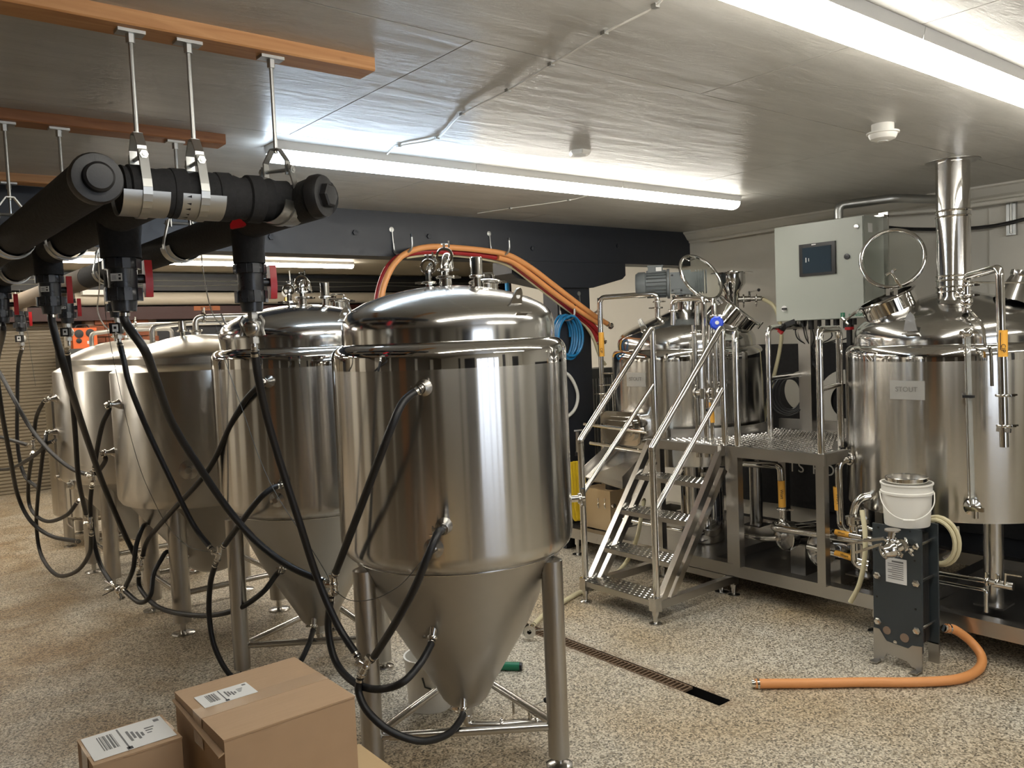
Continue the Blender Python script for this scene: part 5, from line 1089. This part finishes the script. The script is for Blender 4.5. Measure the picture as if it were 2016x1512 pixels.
# pumps
def pump(px, py, X, R, lab):
    c = aX(px, py, X); t = thing('transfer_pump', lab, 'pump', (c.x+.1, c.y, zb-.022), 'stainless centrifugal pumps on the skid'); d = V(-.95, .3, 0).normalized()
    MB().lathe([(0, -.05), (R*.9, -.05), (R, -.04), (R, -.005), (R*.92, .004), (R*.4, .012), (R*.34, .05), (R*.30, .052), (0, .052)], 32, c, d).build('volute', M['satin'], t)
    MB().lathe([(R*1.02, -.008), (R*1.07, -.006), (R*1.07, .006), (R*1.02, .008), (R*1.02, -.008)], 32, c, d).build('clamp_band', M['chrome'], t)
    MB().lathe([(0, .05), (R*.75, .05), (R*.75, .24), (R*.6, .27), (0, .27)], 24, c, -d).build('motor', M['polish'], t)
    MB().bar(c-d*.15+V(0, 0, -R*.6), V((c-d*.15).x, (c-d*.15).y, zb-.022), .10, .16).build('pedestal', M['frame'], t, 0); return c
pump(1545, 1055, 4.33, .085, 'stainless pump on the skid below the platform, left one')
pump(1612, 1083, 4.30, .088, 'stainless pump on the skid below the platform, right one')
# ---------------------------------------------------------------- plate heat exchanger
hxX = 3.82; y0, y1 = 1.787, 2.020
hx = thing('plate_heat_exchanger', 'dark blue-grey plate heat exchanger standing in front of the kettle', 'heat exchanger', (3.9, 1.9, 0))
ztop = .678
def hplate(x, nm, holes=False):
    MB().b2((x, y0, .095), (x+.012, y1, ztop)).build(nm, M['hx'], hx, 0)
hplate(hxX, 'front_plate'); hplate(hxX+.165, 'back_plate')
pk = MB()
for i in range(16): pk.b2((hxX+.022+i*.0072, y0+.028, .12), (hxX+.026+i*.0072, y1-.012, .64))
pk.build('plate_pack', M['pack'], hx, 0, kind='stuff')
MB().b2((hxX+.018, y0+.05, .11), (hxX+.145, y1-.02, .65)).build('gasket_core', M['blackplastic'], hx, 0)
for z in (.20, .425, .60):
    for y in (y0+.025, y1-.022):
        if z == .60 and y > 1.9: continue
        bo = MB().cyl((hxX+.01, y, z), (hxX+.19, y, z), .0085, n=10).build('tie_bolt', M['satin'], hx); MB().lathe([(0, 0), (.019, 0), (.019, .007), (.014, .014), (0, .016)], 6, (hxX, y, z), (-1, 0, 0)).build('cap_nut', M['chrome'], bo, 20)
for y, z, r_, m_ in ((1.955, .165, .019, 'mortar'), (1.870, .150, .021, 'mortar'), (1.915, .118, .009, 'satin')): MB().lathe([(0, 0), (r_, 0), (r_, .003), (0, .003)], 22, (hxX, y, z), (-1, 0, 0)).build('blanked_hole', M[m_], hx)
for y, z in ((y1-.02, .55), (y0+.03, .53), (y1-.018, .32), (y0+.03, .30), (y0+.05, .665), (y1-.03, .66)): MB().lathe([(0, 0), (.005, 0), (.005, .001), (0, .001)], 10, (hxX-.0006, y, z), (-1, 0, 0)).build('screw_hole', M['pit'], hx)
MB().prism([(hxX-.006, y1, .02), (hxX-.006, y1, .165), (hxX-.006, y1-.03, .165), (hxX-.006, y1-.065, .115), (hxX-.006, y0+.065, .105), (hxX-.006, y0+.045, .125), (hxX-.006, y0, .13), (hxX-.006, y0, .02), (hxX-.006, y0+.05, .02), (hxX-.006, y0+.065, .04), (hxX-.006, y1-.065, .055), (hxX-.006, y1-.05, .02)], (.006, 0, 0)).build('foot_bracket', M['frame'], hx, 0)
for y in (y1-.02, y0+.02): MB().box((hxX-.03, y, .012), (.05, .035, .004)).build('foot_tab', M['frame'], hx, 0)
for a, b in (((hxX+.165, y0, 0), (hxX+.177, y0+.05, .1)), ((hxX+.165, y1-.05, 0), (hxX+.177, y1, .1)), ((hxX-.006, y1-.03, 0), (hxX, y1, .02)), ((hxX-.006, y0, 0), (hxX, y0+.03, .02))): MB().b2(a, b).build('foot', M['frame'], hx, 0)
rp = MB().b2((hxX-.003, 1.855, .405), (hxX-.0005, 1.955, .525)).build('rating_plate', M['label'], hx, 0)
for i in range(9): MB().b2((hxX-.0038, 1.87, .505-i*.010), (hxX-.003, 1.945 if i % 3 else 1.925, .508-i*.010 if i else .513)).build('print_line', M['inkgrey'], rp, 0)
# butterfly valve on the upper port
bv = thing('butterfly_valve', 'chrome valve cluster with spoon lever on the heat exchanger', 'valve', tuple(aX(1752, 1090, 3.74)))
c = aX(1752, 1078, 3.73); tocam = (O_-c).normalized()
MB().cyl(aX(1793, 1072, 3.82), aX(1775, 1073, 3.74), .026, n=18).cyl(aX(1775, 1073, 3.75), aX(1738, 1092, 3.70), .026, n=18).cyl(c+V(0, 0, 0), aX(1757, 1045, 3.74), .017, n=16).sph(c, .034).build('body', M['chrome'], bv)
cc = aX(1740, 1086, 3.68); MB().lathe([(.018, -.05), (.036, -.05), (.04, -.03), (.036, -.02), (.03, .0), (.03, .006), (.016, .006), (.016, -.05)], 22, cc, (-.55, .35, -.15)).build('open_spigot', M['chrome'], bv)
MB().lathe([(0, 0), (.015, .0), (.015, -.018), (0, -.02)], 14, cc, (-.55, .35, -.15)).build('bore', M['pit'], bv)
MB().lathe([(0, 0), (.036, 0), (.036, .006), (0, .009)], 26, aX(1757, 1045, 3.74)).build('cap_disc', M['satin'], bv)
for p, a_ in ((aX(1755, 1062, 3.74), V(0, 0, 1)), (aX(1782, 1072, 3.77), V(.6, -.75, 0)), (aX(1762, 1082, 3.73), V(-.6, .6, -.3))): clamp(p, a_, .033, bv, side=V(-.4, -.8, -.4))
MB().bar(aX(1740, 1060, 3.70), aX(1700, 1064, 3.66), .03, .010).bar(aX(1702, 1064, 3.66), aX(1668, 1072, 3.63), .020, .006).build('spoon_lever', M['satin'], bv, 0)
MB().bar(aX(1738, 1070, 3.70), aX(1684, 1088, 3.66), .006, .012).build('latch_lever', M['chrome'], bv, 0)
# white bucket with sieve
bc = aX(1786, 1035, 3.90); bc.z = ztop
bk_ = thing('plastic_bucket', 'white plastic bucket with wire handle on the heat exchanger', 'bucket', tuple(bc))
MB().lathe([(0, .0), (.098, 0), (.100, .004), (.109, .150), (.116, .152), (.117, .162), (.111, .165), (.112, .192), (.117, .196), (.117, .203), (.110, .203), (.098, .01), (0, .01)], 48, bc).build('pail', M['bucket'], bk_)
u = V(.49, -.87, 0); n_ = V(-.87, -.49, 0)
MB().tube(spl([bc+u*.118*math.cos(PI*i/10)+n_*(.125*math.sin(PI*i/10)**.6)+V(0, 0, .155-.11*math.sin(PI*i/10)) for i in range(11)], 4), .0028, 8).build('bail_handle', M['bucket'], bk_)
MB().cyl(bc+n_*.126+u*.025+V(0, 0, .0455), bc+n_*.126-u*.025+V(0, 0, .0455), .006, n=10).build('grip', M['bucket'], bk_)
sv_ = thing('sieve', 'round fine mesh sieve lying on the bucket rim', 'sieve', tuple(bc+V(0, 0, .203)))
MB().lathe([(.088, -.012), (.0935, -.012), (.095, .012), (.089, .014), (.088, -.012)], 44, bc+V(.0, .0, .216)).build('rim', M['chrome'], sv_)
MB().lathe([(0, -.010), (.088, -.006)], 44, bc+V(0, 0, .216)).build('mesh_disc', M['mesh'], sv_)
# ---------------------------------------------------------------- hoses on the floor
fz = .023
hose([aX(1862, 1237, 4.01), aX(1880, 1240, 4.06), aZ(1910, 1262, .10), aZ(1932, 1292, .045), aZ(1926, 1318, fz), aZ(1885, 1337, fz), aZ(1800, 1343, fz), aZ(1700, 1343, fz), aZ(1600, 1345, fz), aZ(1485, 1346, fz)], 'orange hose on the floor running from the heat exchanger', .0215, 'orange', name='brewing_hose', group=None, cm='chrome')
hose([aX(1697, 1005, 4.10), (1703, 1050, 4.06), (1702, 1100, 4.03), (1692, 1150, 4.0), (1674, 1186, 3.98)], 'milky tube hanging open beside the heat exchanger', .0125, 'clear', name='drain_tube', group=None, clamps=False)
c = aX(1842, 1066, 4.025); MB().tube([c+V(.0009*a, (.078+.0005*a)*math.cos(a*PI/12), (.10+.0005*a)*math.sin(a*PI/12)) for a in range(49)], .0105, 8).solo('coiled_tube', M['clear'], 'coil of milky tube hanging behind the heat exchanger', 'hose')
hose([aZ(1048, 1232, .03), aZ(1080, 1203, .02), aZ(1140, 1167, .018), aZ(1195, 1143, .018), aZ(1232, 1108, .05), aX(1253, 1062, 4.0), aX(1262, 1020, 4.12), aX(1268, 985, 4.3)], 'milky hose passing under the steps to the drain', .014, 'clear', name='milky_hose', group=None)
fv = thing('hose_valve', 'steel lever valve on the end of the milky hose by the drain', 'valve', tuple(aZ(1040, 1255, 0))); c = aZ(1042, 1243, .05)
MB().lathe([(.012, -.02), (.034, -.02), (.038, 0), (.034, .02), (.012, .02)], 22, c, (-.5, -.6, .1)).lathe([(0, -.03), (.03, -.03), (.03, -.02), (0, -.02)], 22, c, (-.5, -.6, .1)).build('body', M['chrome'], fv); MB().cyl(c, c+V(.12, -.10, .02), .005, n=8).build('lever', M['chrome'], fv); MB().sph(c+V(.125, -.104, .021), .014).build('lever_knob', M['blackplastic'], fv)
gt = aZ(988, 1311, .02); ge = aZ(1028, 1312, .02)
gb_ = MB().cyl(gt-(ge-gt)*.8, ge-(ge-gt)*.12, .021, n=18).solo('green_bottle', M['green'], 'green tube lying on the floor behind the nearest fermenter', 'bottle'); MB().cyl(ge-(ge-gt)*.12, ge, .0195, n=18).build('black_cap', M['blackplastic'], gb_)
wpz = aZ(848, 1388, 0); wq = thing('floor_pail', 'white pail on the floor behind the nearest fermenter cone', 'bucket', tuple(wpz))
MB().lathe([(0, 0), (.095, 0), (.098, .004), (.108, .22), (.113, .222), (.113, .236), (.104, .236), (.09, .01), (0, .01)], 36, wpz).build('pail', M['bucket'], wq); MB().tube([wpz+V(-.08, -.07, .17), wpz+V(-.075, -.08, .13), wpz+V(-.055, -.095, .12)], .004, 6).build('bail_handle', M['darkgrey'], wq)
# ---------------------------------------------------------------- hooks and hanging hoses on the black beam
def hook(x, z, lab, Y=YB0, L=.16):
    t = thing('hose_hook', lab, 'hook', (x, Y, z-.17), 'steel hose hooks')
    MB().lathe([(0, 0), (.017, 0), (.017, .006), (0, .008)], 16, (x, Y, z), (0, -1, 0)).bar((x, Y-.004, z), (x+.006, Y-.004, z-.11), .016, .006).build('plate', M['galv'], t)
    MB().tube(spl([(x+.006, Y-.008, z-.09), (x+.01, Y-.02, z-.15), (x+.03, Y-L*.6, z-.165), (x+.045, Y-L, z-.135), (x+.048, Y-L-.005, z-.06)], 6), .0075, 10).build('arm', M['galv'], t); MB().cyl((x+.048, Y-L-.005, z-.065), (x+.048, Y-L-.005, z-.045), .0085, n=10).build('rubber_tip', M['blackplastic'], t)
h1 = aY(770, 452, YB0); h2 = aY(962, 460, YB0); h3 = aY(1139, 578, YB0+.02)
hook(h1.x, h1.z, 'steel hook on the black beam, left one'); hook(h2.x, h2.z, 'steel hook on the black beam, right one'); hook(h3.x, h3.z, 'steel hook on the black post', YB0+.02)
def bhose(px, Y, r, m, lab, end=True, grp='hoses hung over the beam hooks'):
    q = spl([aY(x, y, Y) for x, y in px], 7); o = MB().tube(q, r, 12).solo('brewing_hose', M[m], lab, 'hose', grp)
    if end:
        d = (q[-1]-q[-3]).normalized(); MB().lathe([(0, 0), (r*.8, 0), (r*.85, .02), (r*1.3, .025), (r*1.3, .035), (0, .035)], 16, q[-1], d).build('end_fitting', M['chrome'], o); MB().lathe([(r, -.02), (r*1.08, -.02), (r*1.08, -.008), (r, -.008)], 14, q[-1], d).build('hose_clamp', M['galv'], o)
    return o
bhose([(748, 640), (750, 592), (758, 556), (776, 520), (803, 497), (845, 486), (900, 488), (960, 494), (1003, 503), (1045, 527), (1090, 561), (1130, 592), (1168, 620), (1198, 639)], 4.555, .0195, 'orange', 'top orange hose draped over the beam hooks')
bhose([(980, 507), (1010, 516), (1050, 545), (1095, 580), (1140, 612), (1180, 638)], 4.575, .0195, 'orange', 'second orange hose just below the top one', False)
bhose([(738, 640), (742, 592), (750, 556), (766, 523), (792, 503), (840, 495), (900, 497), (960, 504), (1005, 516), (1050, 549), (1100, 588), (1140, 618), (1172, 646), (1186, 668)], 4.60, .019, 'redhose', 'dark red hose draped under the orange hoses')
bhose([(1010, 522), (1050, 553), (1100, 592), (1140, 624), (1165, 648), (1178, 676)], 4.62, .017, 'redhose', 'second dark red hose ending by the upright pipe')
bhose([(800, 506), (850, 501), (910, 504), (965, 512), (1005, 525), (1050, 558), (1100, 597), (1140, 628), (1165, 660), (1180, 700), (1192, 718)], 4.63, .012, 'clear', 'thin milky hose at the bottom of the hanging bundle', False)
c = aY(1106, 664, 4.675); MB().tube([c+V((.085+.00025*a+.008*math.sin(a*.21))*math.cos(a*PI/14), -.0008*a, (.155+.012*math.sin(a*.13))*math.sin(a*PI/14)) for a in range(150)], .0095, 8).solo('coiled_hose', M['blue'], 'blue hose coil hanging on the black post', 'hose')
hook(aY(1100, 612, 4.69).x, aY(1100, 612, 4.69).z+.09, 'steel hook holding the blue hose coil', YB0+.02, .12)
hose([V(aY(1000, 600, 6.4).x, 6.4, ZB2), V(aY(1000, 600, 6.4).x, 6.4, 2.0), V(aY(1000, 600, 6.4).x, 6.4, 1.0), V(aY(1000, 600, 6.4).x, 6.4, 0)], 'blue upright hose far behind the orange hoses', .022, 'blue', name='blue_pipe', group=None, clamps=False)
hose([aY(1090, 728, 4.68), aY(1120, 739, 4.675), aY(1137, 775, 4.675), aY(1130, 808, 4.675), aY(1100, 832, 4.68)], 'white hose loop peeking out beside the nearest fermenter', .013, 'whitehose', name='white_hose', group=None, clamps=False)
yp = []
for k in range(5):
    c = aY(1131+k*3.2, 955, 4.56); yp += [c+V(-.03+.012*k, 0, .18), c+V(-.045+.015*k, -.02, .0), c+V(-.05+.018*k, -.03, -.2), c+V(-.02+.012*k, -.03, -.25), c+V(.01+.012*k, -.02, -.1)]
MB().tube(spl(yp, 6), .0125, 8).solo('coiled_hose', M['yellow'], 'yellow hose hanging in loops beside the steps', 'hose')
yh = thing('hose_reel_bracket', 'steel bracket holding the yellow hose', 'bracket', tuple(aY(1136, 890, 4.6))); MB().cyl(aY(1136, 850, 4.6), aY(1137, 893, 4.6), .014, n=12).bar(aY(1130, 848, 4.62), aY(1148, 846, 4.58), .012, .012).build('bar', M['satin'], yh); MB().cyl(aY(1137, 890, 4.6), aY(1137, 897, 4.6), .02, n=12).build('collar', M['blackplastic'], yh)
# things behind the steps
wbx = aZ(1180, 1048, 0); 
lc = aX(1183, 1045, 4.45)
MB().b2((4.26, 4.22, ZS), (4.43, 4.50, .50)).solo('wooden_crate', M['woodtable'], 'pale wooden block on the skid behind the steps', 'crate', smooth=0)
fp = thing('filter_housing', 'black pump with steel spout on the wooden block', 'pump', (4.36, 4.30, .50)); MB().cyl((4.36, 4.28, .50), (4.36, 4.28, .60), .06, n=20).sph((4.36, 4.28, .60), .05).build('body', M['blackplastic'], fp); MB().cyl((4.33, 4.32, .56), (4.27, 4.40, .57), .022, n=14).cyl((4.27, 4.40, .57), (4.262, 4.41, .57), .03, n=14).build('spout', M['chrome'], fp)
ppipe([(1175, 993, 4.28), (1210, 996, 4.28)], 4.28, .016, 'short valve stub at the left end of the skid', cl=((1182, 994), (1195, 995)), grp=GP)
ppipe([(1215, 1020), (1345, 1045)], 4.3, .013, 'level pipe seen between the treads', grp=GP)
tnk = thing('cold_liquor_tank', 'dark polished round tank on the floor under the mash tun', 'tank', (4.75, 3.85, ZS)); MB().lathe([(0, ZS-.06), (.14, ZS-.06), (.15, ZS-.05), (.15, .62), (.13, .65), (0, .66)], 36, (4.70, 3.74, 0)).build('shell', M['polish'], tnk)
MB().cyl((4.70, 3.74, .65), (4.70, 3.74, .68), .03, n=14).build('outlet', M['chrome'], tnk)
ac = thing('louvred_unit', 'grey ribbed metal unit behind the upright pipe', 'machine', (4.9, 4.78, 0)); c = aY(1178, 820, 4.85)
MB().b2((c.x-.12, 4.80, .55), (c.x+.12, 4.98, 1.30)).b2((c.x-.14, 4.79, 1.30), (c.x+.14, 4.99, 1.36)).b2((c.x-.10, 4.83, 0), (c.x+.10, 4.95, .55)).build('case', M['darkgrey'], ac, 0)
for i in range(7): MB().b2((c.x-.11+.033*i, 4.792, .58), (c.x-.095+.033*i, 4.80, 1.28)).build('rib', M['galv'], ac, 0)
# ---------------------------------------------------------------- boxes on the table
tb_ = thing('work_table', 'pale plywood table top under the cardboard boxes', 'table', (.7, 1.5, 0))
MB().b2((.37, .9, .475), (1.084, 2.116, .5)).build('table_top', M['woodtable'], tb_, 0)
for x in (.41, 1.044):
    for y in (.94, 2.076): MB().b2((x-.025, y-.025, 0), (x+.025, y+.025, .475)).build('leg', M['woodtable'], tb_, 0)
def carton(x0, x1, y0, y1, z0, z1, lab, tape_axis, stick, gap):
    t = thing('cardboard_box', lab, 'box', ((x0+x1)/2, (y0+y1)/2, z0), 'cardboard boxes on the table')
    MB().b2((x0, y0, z0), (x1, y1, z1-.004)).build('carton', M['card'], t, 0)
    ym = (y0+y1)/2
    MB().b2((x0-.001, y0-.001, z1-.004), (x1+.001, ym-.001, z1)).build('top_flap', M['card'], t, 0); MB().b2((x0-.001, ym+.001, z1-.004), (x1+.001, y1+.001, z1)).build('top_flap', M['card'], t, 0)
    if gap: MB().prism([(x0-.001, y0, z1-.028), (x0-.001, y1, z1-.016), (x0-.008, y1, z1-.018), (x0-.014, y0, z1-.034)], (0, 0, -.003)).build('end_flap', M['card'], t, 0)
    MB().b2((x0-.0012, ym-.03, z1), (x1+.0012, ym+.03, z1+.0006)).b2((x0-.0018, ym-.03, z1-.075), (x0-.001, ym+.03, z1+.0006)).build('packing_tape', M['tape'], t, 0)
    return t, ym
b1, ym = carton(.592, .909, 1.786, 2.128, .5, .80, 'large cardboard box with taped seam and white label', 0, 0, True)
def sticker(t, x0, x1, y0, y1, z, flip=False):
    s_ = MB().b2((x0, y0, z), (x1, y1, z+.0006)).build('shipping_label', M['label'], t, 0); z += .0008; W = x1-x0; Hh = y1-y0
    def pr(a, b, c, d, m='inkgrey'): MB().b2((x0+a*W, y0+c*Hh, z), (x0+b*W, y0+d*Hh, z+.0003)).build('print', M[m], s_, 0)
    for i in range(9): pr(.16+.022*i+.004*(i % 3), .172+.022*i+.008*(i % 2), .25, .85)
    pr(.42, .44, .05, .95); pr(.40, .47, .02, .12, 'ink')
    for i in range(4): pr(.50+.05*i, .53+.05*i, .3+.08*(i % 2), .75-.07*i)
    for i in range(3): pr(.72, .84-.03*i, .62-.1*i, .66-.1*i)
    pr(.88, .95, .8, .9)
sticker(b1, .615, .745, 1.975, 2.055, .8008)
b2_, ym = carton(.372, .562, 1.988, 2.148, .5, .745, 'small cardboard box with large white shipping label at the bottom edge', 0, 0, False)
sticker(b2_, .378, .556, 2.005, 2.142, .7458)
# stray fittings
pgx = aY(561, 577, 10.9); pg = thing('pressure_gauge', 'tiny white pressure gauge on the far dark wall', 'gauge', tuple(pgx)); MB().lathe([(0, 0), (.05, 0), (.05, .02), (0, .022)], 20, pgx, (0, -1, 0)).build('dial', M['label'], pg); MB().cyl(pgx+V(.02, 0, -.06), pgx+V(.02, 0, -.14), .035, n=12).build('regulator', M['brass'], pg); MB().tube(bend([pgx+V(.08, 0, .45), pgx+V(.09, 0, -.06), pgx+V(.03, 0, -.08)], .03), .012, 8).build('feed_pipe', M['galv'], pg)
# small vent valve with red handle on the near pipe
vq = aX(470, 440, .98); vt = thing('vent_valve', 'small vent valve with red handle beneath the cross pipe', 'valve', tuple(vq-V(0, 0, .02)))
MB().prism([vq+V(.62, -.78, 0)*a_+V(0, 0, b_) for a_, b_ in ((-.03, -.014), (.022, -.008), (.032, .004), (.03, .018), (-.018, .014), (-.03, .0))], V(.012, .016, 0)).build('handle', M['red'], vt, 20)
MB().cyl(vq+V(.01, .012, 0), vq+V(.06, .075, .02), .011, n=12).build('stem', M['pvc'], vt)
